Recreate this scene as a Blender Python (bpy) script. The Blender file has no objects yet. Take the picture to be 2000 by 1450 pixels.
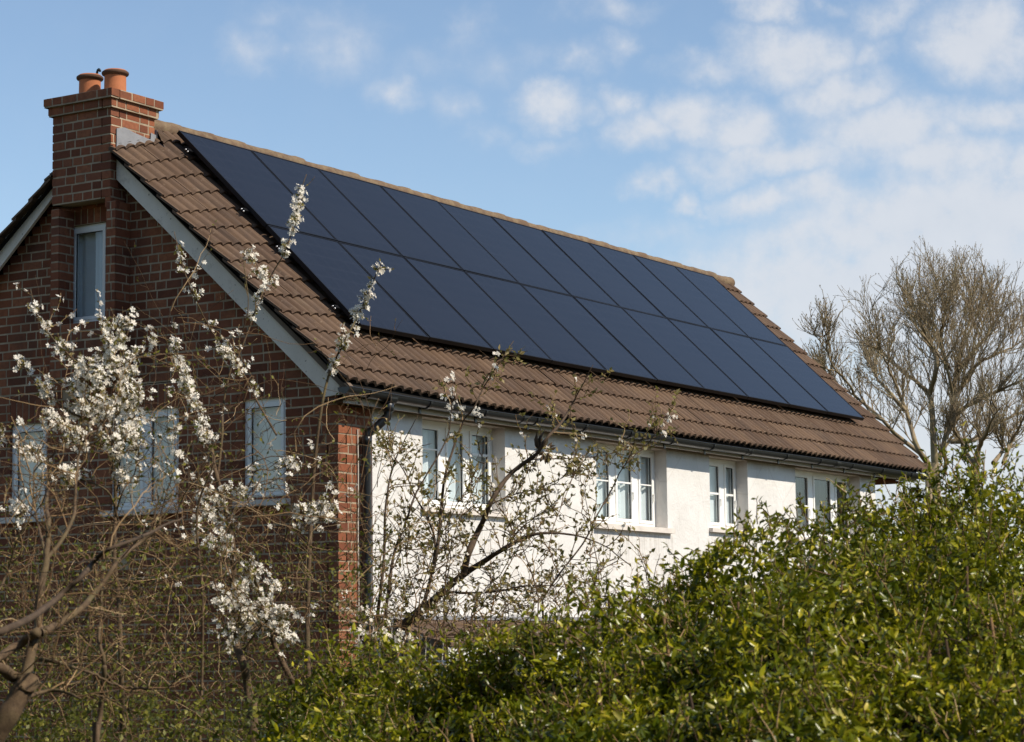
import bpy, math, random
import numpy as np
random.seed(7)
rng = np.random.default_rng(7)
scene = bpy.context.scene
COL = scene.collection
PI = math.pi

# ------------------------------------------------------------------ camera
CAM = np.array([-14.9628, -11.0704, 2.4149])
RT = np.array([0.5351082, -0.8446933, -0.0123466])
UP = np.array([-0.0933981, -0.0736800, 0.9928988])
FW = np.array([0.8396046, 0.5301552, 0.1183195])
FPX = 4632.0


def at(u, v, d):
    """the point seen at (u, v) of the 2000 x 1450 photograph, d metres in front of the camera"""
    return CAM + d * (FW + (u - 1000) / FPX * RT - (v - 725) / FPX * UP)


# ------------------------------------------------------------------ scene helpers
def empty(name, loc=(0, 0, 0)):
    o = bpy.data.objects.new(name, None)
    o.location = loc
    o.empty_display_size = 0.3
    COL.objects.link(o)
    return o


def tag(o, label=None, cat=None, group=None, kind=None):
    if label: o['label'] = label
    if cat: o['category'] = cat
    if group: o['group'] = group
    if kind: o['kind'] = kind
    return o


class Geo:
    """collects faces (numpy, batch) and builds ONE mesh object"""
    def __init__(s):
        s.V = []; s.F = []; s.n = 0; s.smooth = []; s.UV = []

    def add(s, V, F, mat=0, smooth=False):
        V = np.asarray(V, float).reshape(-1, 3); F = np.asarray(F, int)
        if len(F) == 0: return
        s.V.append(V); s.F.append((F + s.n, mat, smooth)); s.n += len(V)

    def quad(s, a, b, c, d, mat=0):
        s.add([a, b, c, d], [[0, 1, 2, 3]], mat)

    def poly(s, pts, mat=0):
        s.add(pts, [list(range(len(pts)))], mat)

    def box(s, x0, x1, y0, y1, z0, z1, mat=0):
        V = [(x, y, z) for x in (x0, x1) for y in (y0, y1) for z in (z0, z1)]
        s.add(V, [[0, 1, 3, 2], [4, 6, 7, 5], [0, 4, 5, 1], [2, 3, 7, 6], [0, 2, 6, 4], [1, 5, 7, 3]], mat)

    def prism(s, pts, vec, mat=0):
        """closed polygon pts swept along vec"""
        n = len(pts); P = np.array(pts, float); Q = P + np.array(vec, float)
        s.add(np.vstack([P, Q]), [[i, (i + 1) % n, n + (i + 1) % n, n + i] for i in range(n)], mat)
        s.add(P, [list(range(n))[::-1]], mat); s.add(Q, [list(range(n))], mat)

    def lathe(s, c, prof, n=28, mat=0, smooth=True):
        a = np.linspace(0, 2 * PI, n, endpoint=False)
        V = []
        for r, z in prof:
            V.append(np.stack([c[0] + r * np.cos(a), c[1] + r * np.sin(a), np.full(n, c[2] + z)], 1))
        F = [[k * n + i, k * n + (i + 1) % n, (k + 1) * n + (i + 1) % n, (k + 1) * n + i] for k in range(len(prof) - 1) for i in range(n)]
        s.add(np.vstack(V), F, mat, smooth)

    def tubes(s, P, R, sides=5, mat=0):
        """P (N,K,3) centre lines, R (N,K) radii"""
        P = np.asarray(P, float); R = np.asarray(R, float)
        N, K, _ = P.shape
        if N == 0: return
        T = np.empty_like(P)
        T[:, 1:-1] = P[:, 2:] - P[:, :-2]; T[:, 0] = P[:, 1] - P[:, 0]; T[:, -1] = P[:, -1] - P[:, -2]
        T /= np.linalg.norm(T, axis=2, keepdims=True) + 1e-12
        ch = P[:, -1] - P[:, 0]; ch /= np.linalg.norm(ch, axis=1, keepdims=True) + 1e-12
        ref = np.where(np.abs(ch[:, 2:3]) < 0.7, np.array([[0, 0, 1.]]), np.array([[1., 0.2, 0]]))
        A = np.cross(T, ref[:, None, :]); A /= np.linalg.norm(A, axis=2, keepdims=True) + 1e-9
        B = np.cross(T, A)
        a = np.linspace(0, 2 * PI, sides, endpoint=False)
        ring = P[:, :, None, :] + R[:, :, None, None] * (np.cos(a)[None, None, :, None] * A[:, :, None, :] + np.sin(a)[None, None, :, None] * B[:, :, None, :])
        V = ring.reshape(-1, 3)
        i = np.arange(sides); j = (i + 1) % sides
        base = (np.arange(N)[:, None] * K + np.arange(K - 1)[None, :]).reshape(-1) * sides
        F = np.stack([base[:, None] + i, base[:, None] + j, base[:, None] + sides + j, base[:, None] + sides + i], 2).reshape(-1, 4)
        s.add(V, F, mat, True)
        capb = (np.arange(N) * K + K - 1) * sides
        s.add_raw(capb[:, None] + i[None, :], len(V), mat)

    def add_raw(s, F, nlast, mat):
        s.F.append((F + s.n - nlast, mat, True))

    def cards(s, tmpl, tri, O, X, Y, Z, S, mat=0, smooth=False):
        """instances of a small template: tmpl (M,3), tri (Q,k) at origins O with axes X Y Z and sizes S"""
        N = len(O); M = len(tmpl)
        if N == 0: return
        t = tmpl[None, :, :] * np.asarray(S).reshape(N, 1, -1)
        V = O[:, None, :] + t[..., 0:1] * X[:, None, :] + t[..., 1:2] * Y[:, None, :] + t[..., 2:3] * Z[:, None, :]
        F = (np.arange(N)[:, None, None] * M + np.asarray(tri)[None]).reshape(-1, len(tri[0]))
        s.add(V.reshape(-1, 3), F, mat, smooth)

    def build(s, name, mats, parent=None, uvbox=False):
        me = bpy.data.meshes.new(name)
        V = np.vstack(s.V)
        me.vertices.add(len(V)); me.vertices.foreach_set('co', V.astype(np.float32).ravel())
        loops = np.concatenate([f.ravel() for f, _, _ in s.F])
        sizes = np.concatenate([np.full(len(f), f.shape[1]) for f, _, _ in s.F])
        mi = np.concatenate([np.full(len(f), m) for f, m, _ in s.F])
        sm = np.concatenate([np.full(len(f), k) for f, _, k in s.F])
        me.loops.add(len(loops)); me.loops.foreach_set('vertex_index', loops.astype(np.int32))
        me.polygons.add(len(sizes))
        st = np.concatenate([[0], np.cumsum(sizes)[:-1]])
        me.polygons.foreach_set('loop_start', st.astype(np.int32))
        me.polygons.foreach_set('loop_total', sizes.astype(np.int32))
        me.polygons.foreach_set('material_index', mi.astype(np.int32))
        me.polygons.foreach_set('use_smooth', sm.astype(bool))
        me.update(calc_edges=True); me.validate()
        for m in (mats if isinstance(mats, (list, tuple)) else [mats]): me.materials.append(m)
        o = bpy.data.objects.new(name, me); COL.objects.link(o)
        if parent is not None:
            o.parent = parent
            o.matrix_parent_inverse = parent_inverse(parent)
        return o


def world_of(o):
    from mathutils import Matrix
    t = Matrix.Translation(o.location)
    return t if o.parent is None else world_of(o.parent) @ o.matrix_parent_inverse @ t


def parent_inverse(p):
    return world_of(p).inverted()


def nrm(a):
    return a / (np.linalg.norm(a, axis=-1, keepdims=True) + 1e-12)


# ------------------------------------------------------------------ materials
def newmat(name):
    m = bpy.data.materials.new(name); m.use_nodes = True
    nt = m.node_tree; nt.nodes.clear()
    out = nt.nodes.new('ShaderNodeOutputMaterial')
    return m, nt, out


def N(nt, t, **kw):
    n = nt.nodes.new(t)
    for k, v in kw.items():
        if k.startswith('i_'):
            key = k[2:]
            n.inputs[int(key) if key.isdigit() else key.replace('_', ' ')].default_value = v
        else: setattr(n, k, v)
    return n


def L(nt, a, b): nt.links.new(a, b)


def ramp(nt, fac, stops, interp='LINEAR'):
    r = nt.nodes.new('ShaderNodeValToRGB'); r.color_ramp.interpolation = interp
    e = r.color_ramp.elements
    while len(e) < len(stops): e.new(0.5)
    for k, (p, c) in enumerate(stops):
        e[k].position = p; e[k].color = (*c, 1) if len(c) == 3 else c
    L(nt, fac, r.inputs[0]); return r.outputs[0]


def noise(nt, scale, detail=4, rough=0.55, coord='Object', vec=None, mapscale=None):
    if vec is None:
        tc = nt.nodes.new('ShaderNodeTexCoord'); vec = tc.outputs[coord]
    if mapscale is not None:
        mp = nt.nodes.new('ShaderNodeMapping'); mp.inputs['Scale'].default_value = mapscale
        L(nt, vec, mp.inputs[0]); vec = mp.outputs[0]
    n = N(nt, 'ShaderNodeTexNoise'); n.inputs['Scale'].default_value = scale
    n.inputs['Detail'].default_value = detail; n.inputs['Roughness'].default_value = rough
    L(nt, vec, n.inputs['Vector']); return n.outputs['Fac']


def mixc(nt, fac, a, b, mode='MIX'):
    m = nt.nodes.new('ShaderNodeMix'); m.data_type = 'RGBA'; m.blend_type = mode
    for k, v in ((0, fac), (6, a), (7, b)):
        if isinstance(v, bpy.types.NodeSocket): L(nt, v, m.inputs[k])
        else: m.inputs[k].default_value = v if k == 0 else (*v, 1)
    return m.outputs[2]


def math_(nt, op, a, b=0.5, c=None, clamp=False):
    m = nt.nodes.new('ShaderNodeMath'); m.operation = op; m.use_clamp = clamp
    for k, v in enumerate((a, b, c)):
        if v is None: continue
        if isinstance(v, bpy.types.NodeSocket): L(nt, v, m.inputs[k])
        else: m.inputs[k].default_value = v
    return m.outputs[0]


def island(nt):
    return nt.nodes.new('ShaderNodeNewGeometry').outputs['Random Per Island']


def principled(nt, out, col, rough=0.8, spec=0.3, bump=None, bstr=0.3, bdist=0.01, metal=0):
    p = nt.nodes.new('ShaderNodeBsdfPrincipled')
    if isinstance(col, bpy.types.NodeSocket): L(nt, col, p.inputs['Base Color'])
    else: p.inputs['Base Color'].default_value = (*col, 1)
    if isinstance(rough, bpy.types.NodeSocket): L(nt, rough, p.inputs['Roughness'])
    else: p.inputs['Roughness'].default_value = rough
    p.inputs['Specular IOR Level'].default_value = spec
    p.inputs['Metallic'].default_value = metal
    if bump is not None:
        b = nt.nodes.new('ShaderNodeBump'); b.inputs['Strength'].default_value = bstr; b.inputs['Distance'].default_value = bdist
        L(nt, bump, b.inputs['Height']); L(nt, b.outputs[0], p.inputs['Normal'])
    L(nt, p.outputs[0], out.inputs[0]); return p


def m_simple(name, col, rough=0.6, spec=0.4, var=0.12, scale=12, bump=0.1, metal=0):
    m, nt, out = newmat(name)
    n = noise(nt, scale, 5)
    c = mixc(nt, n, tuple(x * (1 - var) for x in col), tuple(min(1, x * (1 + var)) for x in col))
    principled(nt, out, c, rough, spec, noise(nt, scale * 6, 3), bump, 0.004, metal)
    return m


def m_brick():
    m, nt, out = newmat('red_brick')
    r = island(nt)
    c = ramp(nt, r, [(0, (.115, .040, .022)), (.25, (.205, .068, .034)), (.55, (.285, .098, .046)), (.8, (.36, .138, .066)), (1, (.165, .062, .037))])
    n = noise(nt, 26, 6, .65)
    c = mixc(nt, ramp(nt, n, [(.35, (0, 0, 0)), (.75, (1, 1, 1))]), c, (.19, .065, .035))
    n2 = noise(nt, 1.7, 6, .65)
    c = mixc(nt, ramp(nt, n2, [(.46, (0, 0, 0)), (.72, (.75, .75, .75))]), c, (.075, .042, .03))
    n4 = noise(nt, 5.5, 6, .7)
    c = mixc(nt, ramp(nt, n4, [(.66, (0, 0, 0)), (.76, (.4, .4, .4))]), c, (.40, .27, .19))
    principled(nt, out, c, .9, .2, noise(nt, 90, 4, .7), .45, .004)
    return m


def m_mortar():
    m, nt, out = newmat('lime_mortar')
    c = mixc(nt, ramp(nt, noise(nt, 3.5, 6, .7), [(.3, (0, 0, 0)), (.7, (1, 1, 1))]), (.24, .18, .125), (.52, .41, .285))
    principled(nt, out, c, .95, .1, noise(nt, 150, 3), .5, .003)
    return m


def m_render():
    m, nt, out = newmat('white_roughcast_render')
    n = noise(nt, 2.2, 6, .6)
    c = mixc(nt, ramp(nt, n, [(.35, (0, 0, 0)), (.7, (1, 1, 1))]), (.76, .74, .71), (.68, .655, .62))
    # faint vertical rain streaks and a few grey-brown stains
    s = noise(nt, 3.0, 5, .6, mapscale=(5, 5, .5))
    c = mixc(nt, ramp(nt, s, [(.60, (0, 0, 0)), (.80, (.40, .40, .40))]), c, (.46, .40, .33))
    v = nt.nodes.new('ShaderNodeTexVoronoi'); v.feature = 'DISTANCE_TO_EDGE'; v.inputs['Scale'].default_value = .8
    tc = nt.nodes.new('ShaderNodeTexCoord'); L(nt, tc.outputs['Object'], v.inputs['Vector'])
    cr = ramp(nt, v.outputs['Distance'], [(0, (.25, .25, .25)), (.006, (0, 0, 0))])
    c = mixc(nt, cr, c, (.40, .34, .28))
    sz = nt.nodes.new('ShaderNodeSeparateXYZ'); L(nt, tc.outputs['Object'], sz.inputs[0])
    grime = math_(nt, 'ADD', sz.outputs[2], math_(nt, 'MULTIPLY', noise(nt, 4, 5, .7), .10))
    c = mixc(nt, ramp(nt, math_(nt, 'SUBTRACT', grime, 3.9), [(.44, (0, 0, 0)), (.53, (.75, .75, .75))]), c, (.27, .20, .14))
    drip = ramp(nt, noise(nt, 9, 4, .6, mapscale=(6, 6, .35)), [(.48, (0, 0, 0)), (.62, (1, 1, 1))])
    for (cx_, hw_, zs_) in ((1.78, .78, 3.57), (4.67, .80, 3.54), (6.68, .55, 3.59), (9.08, 1.0, 3.57)):
        mx_ = math_(nt, 'LESS_THAN', math_(nt, 'ABSOLUTE', math_(nt, 'SUBTRACT', sz.outputs[0], cx_)), hw_)
        mz_ = math_(nt, 'MULTIPLY', math_(nt, 'LESS_THAN', sz.outputs[2], zs_), math_(nt, 'SUBTRACT', 1.0, math_(nt, 'MULTIPLY', math_(nt, 'SUBTRACT', zs_, sz.outputs[2]), 1.6), clamp=True))
        c = mixc(nt, math_(nt, 'MULTIPLY', math_(nt, 'MULTIPLY', mx_, mz_), math_(nt, 'MULTIPLY', drip, .38)), c, (.36, .32, .27))
    b = math_(nt, 'ADD', noise(nt, 45, 5, .7), math_(nt, 'MULTIPLY', noise(nt, 9, 4), 1.2))
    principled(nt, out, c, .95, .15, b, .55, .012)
    return m


def m_tile():
    m, nt, out = newmat('brown_concrete_tile')
    r = island(nt)
    c = ramp(nt, r, [(0, (.098, .060, .038)), (.35, (.130, .081, .051)), (.75, (.156, .099, .062)), (1, (.110, .070, .046))])
    n = noise(nt, 7, 6, .65)
    c = mixc(nt, ramp(nt, n, [(.4, (0, 0, 0)), (.75, (.8, .8, .8))]), c, (.105, .070, .052))
    n3 = noise(nt, 30, 4, .6)
    c = mixc(nt, ramp(nt, n3, [(.62, (0, 0, 0)), (.75, (.7, .7, .7))]), c, (.29, .215, .15))
    stv = noise(nt, 2.2, 5, .65, mapscale=(4.5, .55, .55))
    c = mixc(nt, ramp(nt, stv, [(.50, (0, 0, 0)), (.72, (.65, .65, .65))]), c, (.055, .040, .032))
    stl = noise(nt, 3.1, 5, .65, mapscale=(3.5, .8, .8))
    c = mixc(nt, ramp(nt, stl, [(.58, (0, 0, 0)), (.75, (.5, .5, .5))]), c, (.21, .155, .10))
    li = noise(nt, 17, 5, .7)
    li = math_(nt, 'MULTIPLY', ramp(nt, li, [(.66, (0, 0, 0)), (.72, (1, 1, 1))]), ramp(nt, noise(nt, .9, 2), [(.5, (0, 0, 0)), (.65, (1, 1, 1))]))
    c = mixc(nt, math_(nt, 'MULTIPLY', li, .5), c, (.30, .27, .12))
    principled(nt, out, c, .92, .2, noise(nt, 120, 4, .7), .5, .004)
    return m


def m_ridge():
    m, nt, out = newmat('weathered_ridge_tile')
    r = island(nt)
    c = ramp(nt, r, [(0, (.12, .078, .052)), (.5, (.16, .105, .068)), (1, (.135, .092, .062))])
    li = ramp(nt, noise(nt, 11, 6, .7), [(.42, (0, 0, 0)), (.62, (1, 1, 1))])
    c = mixc(nt, math_(nt, 'MULTIPLY', li, .75), c, (.25, .185, .11))
    li2 = ramp(nt, noise(nt, 22, 6, .7), [(.58, (0, 0, 0)), (.66, (1, 1, 1))])
    c = mixc(nt, math_(nt, 'MULTIPLY', li2, .7), c, (.10, .07, .05))
    principled(nt, out, c, .95, .15, noise(nt, 60, 5, .7), .7, .008)
    return m


def m_panel():
    m, nt, out = newmat('solar_cell_glass')
    tc = nt.nodes.new('ShaderNodeTexCoord')
    sx = nt.nodes.new('ShaderNodeSeparateXYZ'); L(nt, tc.outputs['Object'], sx.inputs[0])
    # cell rows: fine bus-bar lines across the panel
    l1 = math_(nt, 'DIVIDE', math_(nt, 'PINGPONG', sx.outputs[1], .0835), .0835)
    l2 = math_(nt, 'DIVIDE', math_(nt, 'PINGPONG', math_(nt, 'ADD', sx.outputs[0], .081), .081), .081)
    l3 = math_(nt, 'MULTIPLY_ADD', math_(nt, 'DIVIDE', math_(nt, 'PINGPONG', sx.outputs[1], .0105), .0105), 1.6, .05)
    lf = ramp(nt, math_(nt, 'MINIMUM', math_(nt, 'MINIMUM', l1, l2), l3), [(0, (1, 1, 1)), (.10, (0, 0, 0))])
    c = mixc(nt, math_(nt, 'MULTIPLY', lf, .6), (.010, .0105, .014), (.033, .035, .046))
    n = noise(nt, 1.3, 4)
    c = mixc(nt, ramp(nt, n, [(.3, (0, 0, 0)), (.75, (1, 1, 1))]), c, (.014, .0145, .019))
    ro = math_(nt, 'MULTIPLY_ADD', noise(nt, 3, 4), .10, .10)
    p = principled(nt, out, c, ro, .13)
    return m


def m_glass():
    m, nt, out = newmat('window_glass')
    tr = N(nt, 'ShaderNodeBsdfTransparent'); tr.inputs[0].default_value = (.90, .94, .95, 1)
    gl = N(nt, 'ShaderNodeBsdfGlossy'); gl.inputs['Roughness'].default_value = .03
    fr = N(nt, 'ShaderNodeLayerWeight'); fr.inputs[0].default_value = .5
    b = N(nt, 'ShaderNodeBump'); b.inputs['Strength'].default_value = .03; L(nt, noise(nt, 2.5, 2), b.inputs['Height'])
    L(nt, b.outputs[0], gl.inputs['Normal'])
    mx = N(nt, 'ShaderNodeMixShader')
    L(nt, math_(nt, 'MULTIPLY_ADD', math_(nt, 'POWER', fr.outputs['Facing'], 4.0), .9, .085, True), mx.inputs[0]); L(nt, tr.outputs[0], mx.inputs[1]); L(nt, gl.outputs[0], mx.inputs[2])
    L(nt, mx.outputs[0], out.inputs[0])
    return m


def m_leaf(name, stops, transl=.35, rough=.45, spec=.45, tcol=(.25, .33, .04), patch=False):
    m, nt, out = newmat(name)
    r = island(nt)
    c = ramp(nt, r, stops)
    if patch:
        pn = noise(nt, 4.5, 3, .6)
        c = mixc(nt, ramp(nt, pn, [(.36, (0, 0, 0)), (.64, (1, 1, 1))]), mixc(nt, 1.0, c, (.36, .46, .42), 'MULTIPLY'), mixc(nt, 1.0, c, (1.85, 1.62, .95), 'MULTIPLY'))
    p = nt.nodes.new('ShaderNodeBsdfPrincipled'); L(nt, c, p.inputs['Base Color'])
    p.inputs['Roughness'].default_value = rough; p.inputs['Specular IOR Level'].default_value = spec
    t = nt.nodes.new('ShaderNodeBsdfTranslucent'); L(nt, mixc(nt, .5, c, tcol), t.inputs[0])
    mx = nt.nodes.new('ShaderNodeMixShader'); mx.inputs[0].default_value = transl
    L(nt, p.outputs[0], mx.inputs[1]); L(nt, t.outputs[0], mx.inputs[2]); L(nt, mx.outputs[0], out.inputs[0])
    return m


def m_twig():
    m, nt, out = newmat('brown_twig')
    c = ramp(nt, island(nt), [(0, (.045, .027, .015)), (.40, (.10, .058, .028)), (.70, (.21, .125, .058)), (.90, (.34, .22, .11)), (1, (.44, .31, .17))])
    principled(nt, out, c, .8, .25); return m


def m_bark(name, a, b, scale=20, moss=None):
    m, nt, out = newmat(name)
    n = noise(nt, scale, 6, .65)
    c = mixc(nt, ramp(nt, n, [(.3, (0, 0, 0)), (.7, (1, 1, 1))]), a, b)
    if moss: c = mixc(nt, ramp(nt, noise(nt, 5, 4), [(.5, (0, 0, 0)), (.7, (.8, .8, .8))]), c, moss)
    principled(nt, out, c, .85, .25, noise(nt, scale * 3, 5, .7), .6, .004)
    return m


M = {}
M['brick'] = m_brick(); M['mortar'] = m_mortar(); M['render'] = m_render(); M['tile'] = m_tile(); M['ridge'] = m_ridge()
M['panel'] = m_panel(); M['glass'] = m_glass()
M['black'] = m_simple('black_anodised_frame', (.006, .006, .007), .5, .25)
M['gutter'] = m_simple('black_plastic_gutter', (.014, .015, .017), .32, .5)
M['white'] = m_simple('white_window_frame', (.84, .83, .80), .4, .4, .04)
M['barge'] = m_simple('weathered_white_barge_paint', (.80, .71, .60), .7, .3, .25, 5, .3)
def m_barge():
    m, nt, out = newmat('flaking_white_barge_paint')
    c = mixc(nt, noise(nt, 4, 5), (.62, .55, .46), (.84, .76, .66))
    c = mixc(nt, ramp(nt, noise(nt, 38, 4, .6), [(.66, (0, 0, 0)), (.70, (.8, .8, .8))]), c, (.16, .12, .09))
    c = mixc(nt, ramp(nt, noise(nt, 6, 6, .7), [(.58, (0, 0, 0)), (.70, (.5, .5, .5))]), c, (.34, .29, .23))
    principled(nt, out, c, .7, .3, noise(nt, 30, 5, .7), .4, .004); return m


M['barge'] = m_barge()
M['fascia'] = m_simple('grimy_white_fascia', (.50, .45, .40), .7, .3, .3, 3, .3)
M['verge'] = m_simple('verge_mortar_strip', (.17, .13, .10), .95, .1, .4, 9, .6)
M['soffit'] = m_simple('brown_soffit_board', (.10, .065, .045), .8, .2, .3, 6, .3)
M['sill'] = m_simple('painted_stone_sill', (.68, .62, .56), .85, .2, .25, 8, .4)
M['lead'] = m_simple('lead_flashing', (.24, .24, .25), .6, .4, .25, 14, .4)
M['terracotta'] = m_simple('terracotta_pot', (.42, .15, .065), .8, .25, .22, 9, .3)
M['soot'] = m_simple('soot_stained_clay', (.10, .055, .035), .9, .2, .4, 9, .4)
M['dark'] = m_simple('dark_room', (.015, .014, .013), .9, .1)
M['blind'] = m_simple('pale_roller_blind', (.93, .85, .72), .9, .1, .06, 3)
M['net'] = m_simple('white_net_curtain', (.72, .76, .77), .9, .1, .08, 6)
M['grey_curtain'] = m_simple('blue_grey_curtain', (.66, .68, .68), .9, .1, .12, 6)
M['room_grey'] = m_simple('dim_grey_room', (.10, .09, .08), .9, .1, .3, 4)
M['steel'] = m_simple('steel_bolt', (.5, .5, .5), .35, .5, .05, 12, .1, 1)
M['core'] = m_simple('painted_shade_core', (.020, .017, .009), .95, .05, .5, 30, .6)  # near-black colour stands in for the shade inside the hedge
M['cable'] = m_simple('pale_cable', (.6, .55, .48), .5, .3)

# ------------------------------------------------------------------ brickwork
CO = .077


def bricks(geo, P0, U, NV, zlist, ivals, seed, thick=.10, off=0.0, corner=None):
    """lay courses of bricks. P0: origin (u=0,z=0), U: unit along the wall, NV: outward normal"""
    r = random.Random(seed)
    P0 = np.array(P0, float); U = np.array(U, float); NV = np.array(NV, float)
    rec = []; mor = []
    for k in zlist:
        z0 = k * CO; z1 = z0 + CO - .011
        for (a, b) in ivals(z0, z1, k):
            if b - a < .02: continue
            mor.append((a + .008, b - .008, z0 - .011, z1)); n0 = len(rec)
            kind = k % 4
            if kind == 0: seq = [.1025, .16, .1025]
            elif kind == 2: seq = [.1025, .1025, .215, .1025]
            else: seq = [.16, .1025, .215]
            u = -1.0 + off + {0: .06, 1: .0, 2: .16, 3: .11}[kind] + r.uniform(-.01, .01)
            i = 0
            while u < b:
                w = seq[i % len(seq)]; i += 1
                if kind in (1, 3) and r.random() < .10: w = .1025
                a0, b0 = max(u, a), min(u + w, b)
                if b0 - a0 > .025: rec.append((a0, b0, z0, z1, r.gauss(0, .0011), r.gauss(0, .0012), r.gauss(0, .0012)))
                u += w + .0105
            if len(rec) > n0:
                q = rec[n0]; rec[n0] = (a,) + q[1:]
                q = rec[-1]; rec[-1] = (q[0], b) + q[2:]
    if mor:
        A = np.array(mor)
        def bx(A, front, back, j=None):
            n = len(A); V = np.empty((n, 8, 3)); e = .0022 if j is not None else 0
            ff = np.full(n, front) if j is None else front + j
            for q, (su, sz, f) in enumerate([(0, 0, 1), (1, 0, 1), (1, 1, 1), (0, 1, 1), (0, 0, 0), (1, 0, 0), (1, 1, 0), (0, 1, 0)]):
                u = np.where(su, A[:, 1] - (e if f else 0), A[:, 0] + (e if f else 0))
                z = np.where(sz, A[:, 3] - (e if f else 0), A[:, 2] + (e if f else 0))
                if f and j is not None: z = z + (A[:, 5] if su == 0 else A[:, 6])
                d = ff if f else np.full(n, back)
                V[:, q] = P0 + u[:, None] * U + d[:, None] * NV
                V[:, q, 2] += z
            F = np.array([[0, 1, 2, 3], [0, 4, 5, 1], [1, 5, 6, 2], [2, 6, 7, 3], [3, 7, 4, 0]])
            F = (np.arange(n)[:, None, None] * 8 + F[None]).reshape(-1, 4)
            return V.reshape(-1, 3), F
        V, F = bx(A, -.0028, -thick); geo.add(V, F, 1)
    if rec:
        A = np.array(rec); V, F = bx(A, 0.0, -thick + .002, A[:, 4]); geo.add(V, F, 0)


def soldiers(geo, P0, U, NV, a, b, z0, h=.20, thick=.10, seed=1):
    r = random.Random(seed); P0 = np.array(P0, float); U = np.array(U, float); NV = np.array(NV, float)
    def bx(u0, u1, zz0, zz1, f, m):
        V = []
        for d in (f, -thick):
            for (u, z) in ((u0, zz0), (u1, zz0), (u1, zz1), (u0, zz1)):
                q = P0 + u * U + d * NV; q[2] += z; V.append(q)
        geo.add(V, [[0, 1, 2, 3], [0, 4, 5, 1], [1, 5, 6, 2], [2, 6, 7, 3], [3, 7, 4, 0]], m)
    bx(a, b, z0, z0 + h, -.003, 1)
    n = max(1, round((b - a) / CO)); w = (b - a) / n
    for i in range(n):
        bx(a + i * w + .005, a + (i + 1) * w - .005, z0 + .004, z0 + h - .008, r.gauss(0, .0016), 0)


# ------------------------------------------------------------------ the house
house = tag(empty('brick_house', (5.6, 2.5, 0)), 'two-storey red brick house with white rendered front and brown tiled roof under solar panels', 'house')
TANR = .959; RIDGE_Y = 2.37; EAVE_Y = -.27
X_L, X_R = -.21, 11.42


def tile_z(x, y):
    """height of the front roof plane"""
    x = np.asarray(x, float); y = np.asarray(y, float)
    z = 4.458 + (y + .301) * TANR
    s = np.clip(y / 2.2, 0, 1.05); t = np.clip((.52 - x) / .73, 0, 1)
    return z - .21 * s * t


def back_z(x, y):
    return 7.02 - .80 * (y - RIDGE_Y) - .10 * np.clip((.52 - x) / .73, 0, 1)


# windows of the gable: (y0, y1, z0, z1)
GW = [(2.432, 2.872, 5.25, 6.105), (.522, .955, 3.66, 4.475), (1.632, 2.372, 3.64, 4.465), (3.092, 3.522, 3.63, 4.43)]
SOL = .215


def gable_ivals(z0, z1, k):
    zm = (z0 + z1) / 2
    lo = max(0.0, (z1 - 4.42 - .12) / .904); hi = min(5.05, 2.536 + (6.713 + .12 - z1) / .9007)
    if hi <= lo: return []
    if lo == 0.0: lo = 0.0 if k % 2 else .111
    spans = [(lo, hi)]
    cut = [(y0, y1, za, zb + SOL) if i else (y0, y1, za, zb + .16) for i, (y0, y1, za, zb) in enumerate(GW)]
    cut += [(.3, 1.2, 1.0, 2.2)] if False else []
    for (a, b, za, zb) in cut:
        if zm > za and zm < zb:
            spans = [s for (p, q) in spans for s in ((p, min(q, a)), (max(p, b), q)) if s[1] - s[0] > .01]
    return spans


g = Geo()
bricks(g, (0, 0, 0), (0, 1, 0), (-1, 0, 0), range(0, 92), gable_ivals, 3)
for i, (a, b, z0, z1) in enumerate(GW):
    soldiers(g, (0, 0, 0), (0, 1, 0), (-1, 0, 0), a, b, z1 + .002, .155 if i == 0 else SOL - .004, seed=i)
w = g.build('gable_wall', [M['brick'], M['mortar']], house); w['label'] = 'red brick gable wall in shade'

# chimney breast: two piers beside the attic window, solid below it
def const(a, b, skip=None):
    return lambda z0, z1, k: [(a, b)]
g = Geo()
D = .19
for (ya, yb) in ((2.165, 2.272), (2.80, 2.895)):
    bricks(g, (-D, 0, 0), (0, 1, 0), (-1, 0, 0), range(68, 81), const(ya, yb), 11, .09)
    bricks(g, (0, ya, 0), (1, 0, 0), (0, -1, 0), range(68, 81), const(-D + .012, -.002), 12, .07)
    bricks(g, (0, yb, 0), (1, 0, 0), (0, 1, 0), range(68, 81), const(-D + .012, -.002), 13, .02)
bricks(g, (-D, 0, 0), (0, 1, 0), (-1, 0, 0), range(62, 68), const(2.165, 2.895), 14, .09)
bricks(g, (0, 2.165, 0), (1, 0, 0), (0, -1, 0), range(62, 68), const(-D + .012, -.002), 15, .07)
g.box(-.004, .09, 2.275, 2.434, 5.24, 6.27, 0)
g.box(-.16, -.004, 2.19, 2.88, 4.765, 4.772, 0)
w = g.build('chimney_breast', [M['brick'], M['mortar']], house); w['label'] = 'projecting brick breast with the attic window niche'

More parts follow.
